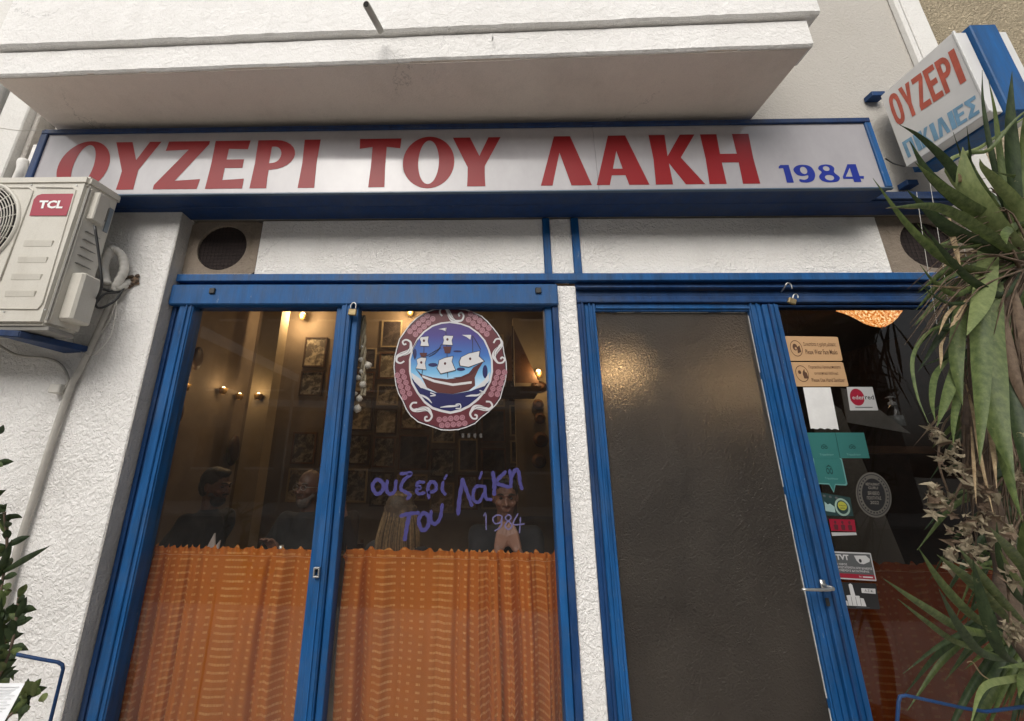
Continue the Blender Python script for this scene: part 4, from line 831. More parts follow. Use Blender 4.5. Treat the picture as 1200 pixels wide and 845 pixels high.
q, t, h = stick([(971, 608), (1001, 609), (1003, 623), (974, 622)], 'small crimson strip with three dark figures', cr, .001)
for u in (.22, .5, .78): print_loops(q, [ellp(u, .74, .05, .14, 10)], h+.0005, EM, t); print_loops(q, [[(u-.07, .1), (u+.07, .1), (u+.09, .5), (u, .58), (u-.09, .5)]], h+.0005, EM, t)
stick([(974, 624), (1003, 624), (1004, 627), (975, 628)], 'narrow pale strip directly under the crimson strip', cw, .0005)
# round award badge
q = Quad(at(1001, 553, YG-.001), at(1041, 554, YG-.001), at(1048, 607, YG-.001), at(1005, 606, YG-.001)).face(OUT); t = thing('window_sticker', q(.5, 0), 'round grey and black award badge with laurel ring', 'sticker')
print_loops(q, [ellp(.5, .5, .5, .5, 44)], .0003, flat('badge_grey', (.13, .12, .105), .5), t, 'backing'); print_loops(q, [ellp(.5, .5, .46, .46, 44), ellp(.5, .5, .44, .44, 44)], .0006, ck, t); print_loops(q, [ellp(.5, .5, .33, .36, 40)], .0006, ck, t)
for i in range(26):
    a = R(120+i*300/25*1.0); 
    if .2 < (i/25) < .8 or True: u, v = .5+.395*math.cos(a), .5+.40*math.sin(a); print_loops(q, [ellp(u, v, .026, .022, 6, a)], .0007, ck, t, 'laurel_leaf')
pg = flat('badge_print', (.26, .24, .21), .5)
for s_, y0, y1, u0, u1 in (('RESTAURANT', .70, .76, .30, .70), ('GURU', .62, .68, .36, .64), ('ΒΡΑΒΕΙΟ', .49, .57, .34, .66), ('ΠΟΙΟΤΗΤΑΣ', .39, .46, .30, .70), ('2022', .29, .36, .38, .62)): print_text(q, s_, (u0, u1, y0, y1), .0009, pg, t)
# security camera sticker
q, t, h = stick([(973, 646), (1020, 648), (1027, 681), (980, 678)], 'grey and red TVT camera warning sticker with white border', flat('border_white', (.55, .55, .55)), .004)
print_loops(q, [[(.03, .05), (.97, .05), (.97, .95), (.03, .95)]], h+.0004, cg, t, 'panel'); print_loops(q, [[(.03, .05), (.97, .05), (.97, .21), (.03, .21)]], h+.0007, cr, t, 'red_band')
tw = flat('type_white', (.62, .62, .62), .4)
print_text(q, 'TVT', (.10, .42, .70, .90), h+.001, tw, t, .04); print_loops(q, [[(.56, .88), (.86, .90), (.94, .78), (.92, .68), (.76, .58), (.66, .60), (.60, .70)]], h+.001, tw, t, 'camera_icon'); print_loops(q, [ellp(.69, .70, .035, .07, 12)], h+.0013, ck, t)
for s_, y0, y1, u1 in (('Ο ΧΩΡΟΣ', .51, .58, .34), ('ΠΡΟΣΤΑΤΕΥΕΤΑΙ ΑΠΟ ΚΑΜΕΡΕΣ', .39, .47, .95), ('ΣΥΝΕΧΟΥΣ ΚΑΤΑΓΡΑΦΗΣ', .28, .36, .86)): print_text(q, s_, (.07, u1, y0, y1), h+.001, tw, t, .02)
print_text(q, 'by', (.58, .64, .09, .16), h+.001, tw, t, .02); print_loops(q, [[(.67, .10), (.92, .10), (.92, .145), (.67, .145)]], h+.001, tw, t)
q, t, h = stick([(982, 682), (1026, 684), (1031, 714), (988, 713)], 'black sticker with a white raised finger hand, lowest on the right window', ck, .002)
hand = [(.04, .12), (.04, .28), (.13, .30), (.16, .26), (.15, .50), (.26, .52), (.27, .48), (.26, .92), (.31, .97), (.36, .92), (.39, .50), (.50, .50), (.51, .42), (.60, .40), (.64, .10)]
print_loops(q, [hand], h+.0005, tw, t, 'hand_print'); print_loops(q, [[(.15, .12), (.16, .12), (.16, .3), (.15, .3)]], h+.0007, ck, t)
for u in (.265, .385, .50): print_loops(q, [[(u, .12), (u+.012, .12), (u+.006, .46), (u-.004, .46)]], h+.0007, ck, t)
print_loops(q, [[(.58, .62), (.95, .60), (.96, .80), (.58, .80)]], h+.0005, tw, t, 'label_print'); print_text(q, 'Α.Σ.Κ.', (.66, .90, .66, .76), h+.0009, cg, t); print_loops(q, [[(.36, .05), (.72, .04), (.72, .065), (.36, .075)]], h+.0006, cg, t)
# ================================================================== CURTAINS
def curtain(x0, x1, Y, ztop, zbot, mat, label, seed, amp=.016, full=1.9, header=.035):
    g = random.Random(seed); bm = bmesh.new(); uvl = bm.loops.layers.uv.new('UVMap')
    n = int((x1-x0)/.0055); m = 46; ph = 0; xs = []; prof = []
    ks = [g.uniform(12, 30) for _ in range(40)]; 
    u = 0; px = py = None; cols = []
    for i in range(n+1):
        x = x0+(x1-x0)*i/n; s_ = i/n*(x1-x0)
        k1 = 62+30*math.sin(s_*5+seed)+18*math.sin(s_*13); ph += k1*(x1-x0)/n
        a = amp*(.55+.45*math.sin(s_*7.3+seed*2)); y = a*(1-2*abs(math.sin(ph/2))**.8)+a*.35*math.sin(ph*2.3+1)
        cols.append((x, y, ph))
    us = [0]
    for a, b in zip(cols, cols[1:]): us.append(us[-1]+math.hypot(b[0]-a[0], (b[1]-a[1])))
    rows = []
    for j in range(m+1):
        v = j/m; z = ztop+(zbot-ztop)*(v**1.35 if True else v); d = ztop-z; row = []
        for i, (x, y, p) in enumerate(cols):
            f = 1.0 if d > header else 1.1
            tight = math.exp(-((d-header)/.012)**2)
            yy_ = Y + y*(.45+.55*min(1, d*3.5))*(f-.6*tight) + .012*math.sin(x*9+seed+d*2)*min(1, d*3) + (.004*math.sin(p*3.1+1) if d < header else 0)
            xx_ = x + .008*math.sin(d*4+x*11+seed)*min(1, d*2) + .25*y*math.cos(p*.5)*(1-tight)
            zz_ = z + (.007*math.sin(p*2.0+.6) + .005*math.sin(p*3.1) if j == 0 else (.003*math.sin(p) if d < header*.8 else 0)) 
            row.append(bm.verts.new((xx_, yy_, zz_)))
        rows.append(row)
    for j in range(m):
        for i in range(n):
            f = bm.faces.new((rows[j][i], rows[j+1][i], rows[j+1][i+1], rows[j][i+1])); f.smooth = True
            for l, (ii, jj) in zip(f.loops, ((i, j), (i, j+1), (i+1, j+1), (i+1, j))): l[uvl].uv = (us[ii], rows[jj][ii].co.z)
    t = thing('curtain', ((x0+x1)/2, Y, zbot), label, 'curtain', None)
    mb = MB(); mb.bm.free(); mb.bm = bm; mb.build('cloth', mat, t)
    mb = MB(); mb.cyl((x0-.02, Y+.03, ztop-header), (x1+.02, Y+.03, ztop-header), .003, n=8); mb.build('curtain_rod', M['brass'], t)
    mb = MB(); mb.tube([(x+.25*y*0, Y+y*.45-.0045, ztop-header+.0015) for x, y, p in cols[::2]], .0009, 4, 0); mb.build('gathering_cord', flat('cord', (.75, .36, .14)), t)
zc = Z0+at(300, 643, .09).z-Z0
curtain(-1.50, -.66, .105, at(300, 642, .105).z, .40, M['curtain'], 'orange café curtain behind the narrow left pane of the shop window', 1, .030)
curtain(-.60, .40, .115, at(520, 645, .115).z, .40, M['curtain'], 'orange café curtain behind the pane with the ship emblem', 4, .038)
curtain(1.50, 2.62, .17, at(1060, 660, .17).z, .40, M['curtain_shaded'], 'curtain behind the side window and plant, its shade put into the colour', 8, .024)
# ================================================================== GARLIC BRAID
gb = thing('garlic_braid', at(415, 488, .06), 'braid of white garlic bulbs hanging behind the glass beside the mullion', 'garlic')
def gp(x, y, Y=.075): return at(400+x/4.286, 340+y/4.286, Y)
mb = MB(); g = random.Random(2)
for s_ in range(3): mb.tube([gp(110+10*math.sin(i*1.3+s_*2.1), 130+i*40, .075+.008*math.cos(i*1.3+s_*2.1)) for i in range(11)], .008, 6, 5)
mb.build('straw_braid', M['straw'], gb, True)
for x, y, s_ in ((135, 378, .020), (98, 350, .014), (108, 475, .020), (85, 440, .015), (90, 545, .018), (80, 596, .021), (100, 410, .013), (70, 520, .012), (105, 285, .010)):
    mb = MB(); c = gp(x, y, .066); ax = Vector((g.uniform(-.6, .6), -.3, -1)).normalized(); mb.lathe(c-ax*s_, [(.001, -.3*s_), (s_*.25, 0), (s_*.8, .5*s_), (s_, s_), (s_*.85, 1.5*s_), (s_*.3, 1.85*s_), (.001, 1.95*s_)], 12, ax)
    for v in mb.bm.verts: v.co += (v.co-c)*g.uniform(-.08, .08)
    mb.build('garlic_bulb', M['garlic'], gb, True)
# ================================================================== INTERIOR
def st_(name, mat, *b): 
    m_ = MB()
    for q_ in b: m_.box(*q_, 0)
    return m_.build(name, M[mat], None, kind='structure')
st_('room_floor', 'floor', (-2.7, 4.6, .20, 4.6, -.03, .03))
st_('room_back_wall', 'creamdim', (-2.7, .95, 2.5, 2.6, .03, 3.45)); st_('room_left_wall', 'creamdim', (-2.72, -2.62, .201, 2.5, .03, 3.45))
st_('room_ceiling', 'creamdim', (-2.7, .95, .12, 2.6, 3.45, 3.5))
st_('room_side_ceiling', 'darkwood', (.951, 4.6, .12, 4.5, 2.86, 3.5)); st_('room_side_wall', 'darkwood', (.951, 4.6, 3.4, 3.5, .03, 2.86), (4.5, 4.6, .2, 3.4, .03, 2.86)); st_('room_partition', 'darkwood', (.90, .95, 1.0, 2.5, .03, 3.45))
st_('room_pillar', 'cream', (-2.36, -2.14, 2.12, 2.3, .03, 3.45))
# framed papers on the back wall
def pic(x, z, w_, h_, Y, pm, fm, label, grp):
    t = thing('picture_frame', (x, Y, z-h_/2), label, 'picture', grp)
    mb = MB(); f = .018
    mb.box(x-w_/2, x+w_/2, Y-.02, Y, z+h_/2-f, z+h_/2, 0); mb.box(x-w_/2, x+w_/2, Y-.02, Y, z-h_/2, z-h_/2+f, 0); mb.box(x-w_/2, x-w_/2+f, Y-.02, Y, z-h_/2+f, z+h_/2-f, 0); mb.box(x+w_/2-f, x+w_/2, Y-.02, Y, z-h_/2+f, z+h_/2-f, 0); mb.build('frame', fm, t)
    mb = MB(); mb.box(x-w_/2+f, x+w_/2-f, Y-.012, Y-.001, z-h_/2+f, z+h_/2-f, 0); mb.build('print', pm, t)
def printmat(name, a, b, s_):
    m, t, bb = nmat(name); bb.inputs['Roughness'].default_value = .5
    n = noise(t, s_, 4, .7, .3); r_ = ramp(t, n.outputs[0], ((.42, a), (.55, b))); t.links.new(r_.outputs[0], bb.inputs['Base Color']); return m
PM = [printmat('old_print_a', (.42, .36, .26), (.10, .08, .06), 9), printmat('old_print_b', (.30, .27, .22), (.05, .04, .035), 14), printmat('old_print_c', (.5, .45, .35), (.2, .17, .13), 11), printmat('old_print_d', (.10, .08, .07), (.04, .03, .03), 8)]
g = random.Random(12); x = -2.0
descr = ['small faded print', 'dark framed photograph', 'yellowed framed page', 'brown framed picture']
colx = -2.0; n_ = 0; nc = -1; ORD = ['first', 'second', 'third', 'fourth', 'fifth', 'sixth', 'seventh', 'eighth', 'ninth', 'tenth', 'eleventh', 'twelfth']
while colx < .5:
    w_ = g.uniform(.20, .34); z = 1.0+g.uniform(0, .15); nc += 1; nr = 0
    while z < 3.1:
        h_ = g.uniform(.24, .40)
        if g.random() < .93 and z+h_ < 3.2:
            k = g.randrange(4); pic(colx+w_/2, z+h_/2, w_, h_, 2.499, PM[k], [M['darkwood'], M['cream'], M['wood']][g.randrange(3)], '%s, %s up in the %s column right of the cream pillar' % (descr[k], ORD[nr], ORD[nc]), 'framed pictures covering the back wall'); n_ += 1; nr += 1
        z += h_+g.uniform(.03, .07)
    colx += w_+g.uniform(.03, .06)
# wall sconces on the left wall, picture lights, right shelf glow
BULB = emis('warm_bulb', (1.0, .72, .38), 7); SHADE = simple('lamp_brass', (.35, .22, .08), .4, .7)
def lamp(c, label, watts, aim=Vector((0, -.05, -.05)), size=.016, r=.05, group=None):
    t = thing('wall_lamp', c, label, 'lamp', group)
    mb = MB(); mb.ell(c, (size, size, size*1.2)); mb.build('bulb', BULB, t, True)
    mb = MB(); mb.lathe(c+Vector((0, 0, -.01)), [(.018, -.05), (.03, -.045), (.042, .0), (.044, .01)], 14); mb.build('cup', SHADE, t, True)
    l = bpy.data.lights.new('lamp_light', 'POINT'); l.energy = watts*.75; l.color = (1, .68, .36); l.shadow_soft_size = .05
    o = bpy.data.objects.new('lamp_light', l); col.objects.link(o); o.location = Vector(aim); o.parent = t
for (px, Yd, wt, lab) in ((218, 1.50, 1.6, 'leftmost small warm wall lamp seen through the left pane'), (262, 2.05, 1.6, 'second small warm wall lamp from the left, brightest of the row'), (281, 2.35, .7, 'faint small wall lamp between the second lamp and the pillar')):
    y = {218: 450, 262: 455, 281: 462}[px]; c = atx(px, y, -2.56); lamp(c, lab, wt, (.06, -.02, .02))
c = at(303, 462, 2.08); lamp(c, 'small warm lamp on the front of the cream pillar', 1.2, (0, -.08, .03))
c = at(355, 369, 2.38); lamp(c, 'warm picture lamp high on the back wall above the framed pages', 24, (0, -.06, -.04), .03)
c = at(481, 364, 2.38); lamp(c, 'warm picture lamp high on the back wall at the top of the ship emblem', 22, (0, -.06, -.04), .03)
c = at(631, 436, 2.30); lamp(c, 'warm lamp above the wall plates at the right edge of the window', 7, (0, -.07, -.03), .028)
for i, (px, py, w_, h_) in enumerate(((632, 452, .17, .11), (631, 474, .12, .12), (633, 490, .12, .12), (634, 515, .16, .16), (632, 540, .15, .15))):
    c = at(px, py, 2.42); mb = MB(); mb.lathe(c, [(.001, .0), (w_*.3, .004), (w_*.5, -.02), (w_*.52, -.018), (w_*.3, .012)], 20, OUT)
    for v in mb.bm.verts: v.co.z = c.z+(v.co.z-c.z)*h_/w_
    P(mb.build('wall_plate', M['wood'], None, True), 'brown plate %s hanging in the lit niche' % ('directly under the niche lamp', 'second below the niche lamp', 'third below the niche lamp', 'fourth below the niche lamp', 'lowest of the column')[i], 'plate')
st_('room_niche', 'cream', (.50, .60, 2.44, 2.499, 1.0, 3.2), (.601, .899, 2.47, 2.499, 1.0, 3.2))
# model sailing boat
c = at(606, 462, 2.3); t = thing('model_boat', c, 'dark model sailing boat on the back wall right of the ship emblem', 'model boat')
mb = MB(); mb.prism([c+Vector(p) for p in ((-.30, 0, .06), (.26, 0, .08), (.18, 0, -.05), (-.2, 0, -.05))], (0, -.08, 0)); mb.build('hull', M['darkwood'], t)
mb = MB(); mb.prism([c+Vector(p) for p in ((-.02, -.03, .75), (-.02, -.03, .12), (.24, -.03, .12))], (0, -.006, 0)); mb.build('sail', M['wood'], t); mb = MB(); mb.prism([c+Vector(p) for p in ((-.05, -.03, .68), (-.05, -.03, .14), (-.28, -.03, .14))], (0, -.006, 0)); mb.build('sail', M['wood'], t)
mb = MB(); mb.cyl(c+Vector((-.035, -.03, 0)), c+Vector((-.035, -.03, .78)), .008, n=6); mb.build('mast', M['darkwood'], t)
# dark round hanging plaques near the pillar
for (px, py, rr_, lab) in ((274, 528, .10, 'oval dark wall plaque left of the cream pillar'), (209, 482, .07, 'small dark object on the left wall'), (232, 420, .07, 'dark triangular ornament high on the left wall')):
    c = atx(px, py, -2.57); mb = MB(); mb.lathe(c, [(.001, .02), (rr_*.6, .018), (rr_, 0), (rr_, -.01)], 18, Vector((1, 0, 0)))
    for v in mb.bm.verts: v.co.z = c.z+(v.co.z-c.z)*1.6
    P(mb.build('wall_plaque', M['darkwood'], None, True), lab, 'plaque')
# pendant lamp right
c = at(1031, 372, .95); t = thing('pendant_lamp', c, 'glowing orange fluted glass lamp shade behind the top of the side window', 'lamp')
def shademat():
    m, tt, b = nmat('orange_fluted_glass'); b.inputs['Base Color'].default_value = (.8, .35, .1, 1); b.inputs['Roughness'].default_value = .3
    tc = tt.nodes.new('ShaderNodeTexCoord'); wv = noise(tt, 5, 3, .6, .0, None, (20, 20, .8)); r_ = ramp(tt, wv.outputs[0], ((.36, (.30, .055, .008)), (.5, (.80, .27, .05)), (.62, (1.0, .80, .42))))
    tt.links.new(r_.outputs[0], b.inputs['Emission Color']); b.inputs['Emission Strength'].default_value = 2.4; return m
mb = MB(); n = 48; prof = [(.014, -.075), (.05, -.055), (.085, -.02), (.12, .03), (.155, .075), (.19, .11), (.215, .13)]
rings = []
for r_, z_ in prof: rings.append([mb.bm.verts.new(c+Vector((r_*(1+.07*math.cos(12*2*math.pi*i/n))*math.cos(2*math.pi*i/n), r_*(1+.07*math.cos(12*2*math.pi*i/n))*math.sin(2*math.pi*i/n), z_))) for i in range(n)])
for a, b in zip(rings, rings[1:]):
    for i in range(n): mb.bm.faces.new((a[i], a[(i+1) % n], b[(i+1) % n], b[i]))
mb.build('shade', shademat(), t, True); mb = MB(); mb.ell(c+Vector((0, 0, -.085)), (.014, .014, .016)); mb.build('finial', SHADE, t, True)
mb = MB(); mb.cyl(c+Vector((0, 0, .05)), (c.x, c.y, 2.86), .006, n=6); mb.build('rod', SHADE, t)
l = bpy.data.lights.new('pendant_light', 'POINT'); l.energy = 7; l.color = (1, .6, .28); l.shadow_soft_size = .06; o = bpy.data.objects.new('pendant_light', l); col.objects.link(o); o.location = (0, 0, .16); o.parent = t
l = bpy.data.lights.new('door_lamp_light', 'POINT')
c = at(716, 440, .95); lamp(c, 'warm lamp glowing through the upper left of the pebbled door glass', 4, (0, -.10, 0), .03)
c = at(846, 452, 2.2); lamp(c, 'second lamp glimmering faintly through the upper right of the pebbled door glass', 7, (0, -.10, 0), .03)
# shelf, notice board, sanitizer bottle behind right window
mb = MB(); mb.box(1.7, 2.6, .42, .62, at(1060, 527, .4).z-.02, at(1060, 527, .4).z+.02); P(mb.build('counter_shelf', M['wood'], None), 'brown wooden shelf behind the side window stickers', 'shelf')
q = Quad(at(948, 458, .22), at(985, 480, .22), at(1060, 662, .22), at(975, 664, .22)).face(OUT); P(plate(q, .006).build('notice_board', simple('grey_board', (.22, .19, .15), .8, 0, .1), None), 'plain grey brown board leaning inside the side window behind the stickers', 'board')
q = Quad(at(985, 455, .30), at(1000, 458, .30), at(1066, 508, .30), at(992, 495, .30)).face(OUT); P(plate(q, .006).build('menu_sheet', simple('dull_sheet', (.30, .28, .25), .8, 0, .2), None), 'slanted pale sheet behind the red disc card', 'sheet')
c = at(1053, 500, .36); t = thing('sanitizer_bottle', c, 'clear pump bottle standing on the shelf behind the side window', 'bottle')
mb = MB(); mb.lathe(c, [(.001, 0), (.034, 0), (.036, .01), (.036, .085), (.014, .105), (.014, .12)], 18); mb.build('body', M['clearglass'], t, True); mb = MB(); mb.lathe(c, [(.016, .12), (.016, .135), (.006, .14), (.006, .16), (.022, .162), (.001, .172)], 14); mb.build('pump', M['paper'], t, True); mb = MB(); mb.lathe(c, [(.001, .004), (.031, .004), (.031, .06), (.001, .06)], 14); mb.build('liquid', simple('gel', (.35, .37, .37), .2), t, True)
# ================================================================== FURNITURE, BOTTLES
def table(x, y, w_, d_, label):
    t = thing('table', (x, y, .03), label, 'table')
    MB().box(x-w_/2, x+w_/2, y-d_/2, y+d_/2, .73, .76, .003).build('tabletop', M['wood'], t)
    for i in (-1, 1):
        for j in (-1, 1): MB().box(x+i*(w_/2-.05)-.025, x+i*(w_/2-.05)+.025, y+j*(d_/2-.05)-.025, y+j*(d_/2-.05)+.025, .03, .729, .002).build('leg', M['darkwood'], t)
table(-1.45, .62, .75, .55, 'wooden table behind the left pane where the two men sit'); table(.28, .50, .7, .45, 'wooden table behind the ship emblem pane')
def chair(x, y, rz, label):
    t = thing('chair', (x, y, .03), label, 'chair'); t.rotation_euler.z = R(rz)
    def pt(name, b): m_ = MB(); m_.box(*b, .004); o = m_.build(name, M['wood'], None); o.parent = t; return o
    pt('seat', (-.2, .2, -.2, .2, .42, .445)); pt('backrest', (-.2, .2, .19, .215, .62, .82))
    for i in (-1, 1):
        pt('leg', (i*.18-.018, i*.18+.018, -.198, -.162, 0, .419)); pt('leg', (i*.18-.018, i*.18+.018, .162, .198, 0, .419)); pt('back_post', (i*.18-.015, i*.18+.015, .20, .225, .446, .85))
def bottle(x, y, h_, mat, label, r_=.032):
    c = Vector((x, y, .761)); t = thing('bottle', c, label, 'bottle'); mb = MB(); mb.lathe(c, [(.001, 0), (r_, 0), (r_, h_*.55), (r_*.4, h_*.72), (r_*.36, h_*.95), (.001, h_*.95)], 16); mb.build('body', mat, t, True)
    mb = MB(); mb.lathe(c, [(r_*.42, h_*.93), (r_*.42, h_), (.001, h_)], 12); mb.build('cap', M['steel'], t, True); mb = MB(); mb.lathe(c, [(r_+.0008, h_*.15), (r_+.0008, h_*.45)], 16); mb.build('bottle_label', M['paper'], t, True)
greenglass = simple('dark_bottle_glass', (.03, .06, .035), .08)
bottle(-1.30, .50, .27, M['clearglass'], 'clear ouzo bottle left on the table of the two men'); bottle(-1.16, .46, .25, greenglass, 'green bottle in the middle of the two men\'s table'); bottle(-1.10, .56, .30, M['clearglass'], 'tall clear bottle right on the two men\'s table'); bottle(.10, .42, .25, greenglass, 'dark bottle on the table by the man with clasped hands')
mb = MB(); c = at(246, 640, .42); mb.prism([c+Vector(p) for p in ((-.05, 0, -.12), (.04, 0, -.12), (.05, 0, .03), (.025, 0, -.01), (.012, 0, .065), (-.01, 0, .01))], (0, .012, 0)); P(mb.build('napkin', M['paper'], None), 'folded white napkin standing above the curtain on the left', 'napkin')
# ================================================================== PEOPLE
def hull2(bm, a, ra, b, rb, sub=2):
    t = bmesh.new()
    for c_, r_ in ((a, ra), (b, rb)):
        k = bmesh.ops.create_icosphere(t, subdivisions=sub, radius=r_)
        for v in k['verts']: v.co += Vector(c_)
    h = bmesh.ops.convex_hull(t, input=t.verts[:]); 
    dele = [e for e in h['geom_interior'] if isinstance(e, bmesh.types.BMVert)]
    bmesh.ops.delete(t, geom=dele, context='VERTS'); me = bpy.data.meshes.new('x'); t.to_mesh(me); t.free(); bm.from_mesh(me); bpy.data.meshes.remove(me)
def ellb(bm, c_, r_, rot):
    t = bmesh.new(); bmesh.ops.create_icosphere(t, subdivisions=3, radius=1)
    for v in t.verts: v.co = rot @ Vector((v.co.x*r_[0], v.co.y*r_[1], v.co.z*r_[2])) + Vector(c_)
    me = bpy.data.meshes.new('x'); t.to_mesh(me); t.free(); bm.from_mesh(me); bpy.data.meshes.remove(me)
def remesh(bm, vox, name, mat, parent, root, smooth_it=4, disp=0):
    me = bpy.data.meshes.new('r'); bm.to_mesh(me); bm.free(); o = bpy.data.objects.new('r', me); col.objects.link(o)
    m = o.modifiers.new('r', 'REMESH'); m.mode = 'VOXEL'; m.voxel_size = vox
    s_ = o.modifiers.new('s', 'SMOOTH'); s_.iterations = smooth_it; s_.factor = .5
    dg = bpy.context.evaluated_depsgraph_get(); me2 = bpy.data.meshes.new_from_object(o.evaluated_get(dg)); bpy.data.objects.remove(o)
    g_ = random.Random(1)
    for v in me2.vertices:
        if disp: v.co += v.normal*disp*math.sin(v.co.x*170+v.co.z*40)*math.sin(v.co.y*150+1)
        v.co -= root
    for p in me2.polygons: p.use_smooth = True
    me2.materials.clear(); me2.materials.append(mat); me2.name = name
    r_ = bpy.data.objects.new(name, me2); col.objects.link(r_); r_.parent = parent; return r_
def person(head, face, label, hips, skin, cloth, hair=None, arms=None, beard=None, bald=False, glasses=False, long_hair=False, tilt=0, knees=None):
    head = Vector(head); f = Vector((face[0], face[1], 0)).normalized(); u = Vector((0, 0, 1)); f = (f+u*tilt).normalized(); r = f.cross(u).normalized(); u = r.cross(f).normalized()
    rot = Matrix((r, f, u)).transposed(); H_ = lambda x, y, z: head + r*x + f*y + u*z
    hips = Vector(hips); t = thing('person', Vector((hips.x, hips.y, .03)), label, 'person'); root = t.location.copy()
    tf = Vector((f.x, f.y, 0)).normalized(); tr = Vector((tf.y, -tf.x, 0))
    neck = head+Vector((0, 0, -.15))-f*.02; chest = neck*.55+hips*.45+Vector((0, 0, .06)); sh_ = neck+Vector((0, 0, -.07)); S = [sh_-tr*.17, sh_+tr*.17]
    b = bmesh.new(); cl = bmesh.new()
    # head
    ellb(b, H_(0, -.012, .03), (.074, .094, .095), rot); ellb(b, H_(0, .015, -.02), (.064, .078, .085), rot); ellb(b, H_(0, .035, -.075), (.042, .045, .04), rot)
    hull2(b, H_(0, .088, .012), .010, H_(0, .108, -.022), .014); ellb(b, H_(-.015, .098, -.026), (.010, .011, .008), rot); ellb(b, H_(.015, .098, -.026), (.010, .011, .008), rot)
    hull2(b, H_(-.034, .082, .030), .010, H_(-.008, .090, .026), .010); hull2(b, H_(.034, .082, .030), .010, H_(.008, .090, .026), .010)
    hull2(b, H_(-.022, .086, -.051), .007, H_(.022, .086, -.051), .007); hull2(b, H_(-.018, .083, -.062), .008, H_(.018, .083, -.062), .008)
    for s_ in (-1, 1): ellb(b, H_(s_*.074, -.005, -.005), (.010, .020, .032), rot); ellb(b, H_(s_*.042, .066, -.022), (.022, .022, .020), rot)
    hull2(b, H_(0, -.02, -.07), .052, neck+Vector((0, 0, -.04)), .056)
    hull2(b, S[0], .05, S[1], .05); hull2(b, chest, .09, sh_+Vector((0, 0, -.05)), .05); hull2(b, chest, .09, hips, .12); hull2(cl, chest, .14, sh_+Vector((0, 0, -.035)), .105)
    for c_ in (cl,):
        hull2(c_, S[0]+Vector((0, 0, -.01)), .066, S[1]+Vector((0, 0, -.01)), .066); hull2(c_, chest-tr*.08, .135, S[0]+tr*.03+Vector((0, 0, -.04)), .09); hull2(c_, chest+tr*.08, .135, S[1]-tr*.03+Vector((0, 0, -.04)), .09); hull2(c_, chest-tr*.04, .155, hips-tr*.03, .16); hull2(c_, chest+tr*.04, .155, hips+tr*.03, .16)
        hull2(c_, neck+Vector((0, 0, -.045)), .062, sh_, .09)
    kn = [hips+tf*.40+tr*s_*.12+Vector((0, 0, -.0)) for s_ in (-1, 1)]
    for s_, k in zip((-1, 1), kn):
        hull2(b, hips+tr*s_*.09, .085, k, .055); ft = k+Vector((0, 0, -k.z+.08)); hull2(b, k, .052, ft, .038); hull2(b, ft, .04, ft+tf*.14+Vector((0, 0, -.02)), .03)
        hull2(cl, hips+tr*s_*.09, .10, k, .068); hull2(cl, k, .066, ft+Vector((0, 0, .03)), .052)
    arms = arms or [(sh_-tr*.24+Vector((0, 0, -.28))+tf*.08, hips+tf*.28-tr*.12+Vector((0, 0, .25)), tf), (sh_+tr*.24+Vector((0, 0, -.28))+tf*.08, hips+tf*.28+tr*.12+Vector((0, 0, .25)), tf)]
    for i, (el, wr, hd) in enumerate(arms):
        el = Vector(el); wr = Vector(wr); hd = Vector(hd).normalized()
        hull2(b, S[i], .046, el, .036); hull2(b, el, .036, wr, .024)
        hull2(cl, S[i], .064, el, .050); hull2(cl, el, .050, wr-(wr-el).normalized()*.07, .038)
        # hand: palm, four unequal fingers with a bend, thumb from the side of the palm
        inw = (S[1-i]-S[i]).normalized(); inw = (inw-hd*inw.dot(hd)).normalized(); pn = hd.cross(inw).normalized()
        if pn.dot(u) < 0: pn = -pn
        pc = wr+hd*.085; 
        for k in range(4):
            o_ = (k-1.5)*.019; base = pc+inw*o_*-1; hull2(b, wr+hd*.012+inw*-o_*.6, .013, base, .0115)
            Lf = (.074, .082, .076, .060)[k]; bend = .35+.15*k; m1 = base+hd*Lf*.5-pn*.006; m2 = m1+(hd*math.cos(bend)+(-pn)*math.sin(bend))*Lf*.32+inw*.004; m3_ = m2+(hd*math.cos(bend*2.1)+(-pn)*math.sin(bend*2.1))*Lf*.25+inw*.004
            hull2(b, base, .0095, m1, .0088, 1); hull2(b, m1, .0088, m2, .008, 1); hull2(b, m2, .008, m3_, .0072, 1)
        th0 = wr+hd*.03+inw*.02; th1 = th0+(hd*.6+inw*.8-pn*.2).normalized()*.042; th2 = th1+(hd*.95+inw*.2-pn*.2).normalized()*.030; hull2(b, th0, .0135, th1, .0105, 1); hull2(b, th1, .0105, th2, .009, 1)
    remesh(b, .0055, 'body', skin, t, root, 3); remesh(cl, .011, 'clothes', cloth, t, root, 4, .0)
    for s_ in (-1, 1):
        mb = MB(); mb.ell(H_(s_*.030, .078, .010)-Vector((0, 0, 0)), (.012, .012, .008)); mb.build('eye', M['eye'], t, True)
        mb = MB(); mb.tube([H_(s_*.014, .100, .031), H_(s_*.034, .096, .037), H_(s_*.052, .082, .030)], .0045, 6); mb.build('eyebrow', hair or M['hairgrey'], t, True)
    if hair and not bald:
        hb = bmesh.new(); ellb(hb, H_(0, -.022, .045), (.082, .096, .088), rot); ellb(hb, H_(0, -.045, .0), (.078, .070, .085), rot); ellb(hb, H_(.01, .045, .100), (.055, .045, .028), rot)
        if long_hair:
            for k in range(9):
                a = R(-110+k*27.5); p0 = H_(.072*math.sin(a), -.02-.06*math.cos(a), .03); p1 = H_(.088*math.sin(a), -.03-.075*math.cos(a), -.14); p2 = H_(.095*math.sin(a), -.03-.08*math.cos(a), -.32)
                hull2(hb, p0, .030, p1, .030); hull2(hb, p1, .030, p2, .018)
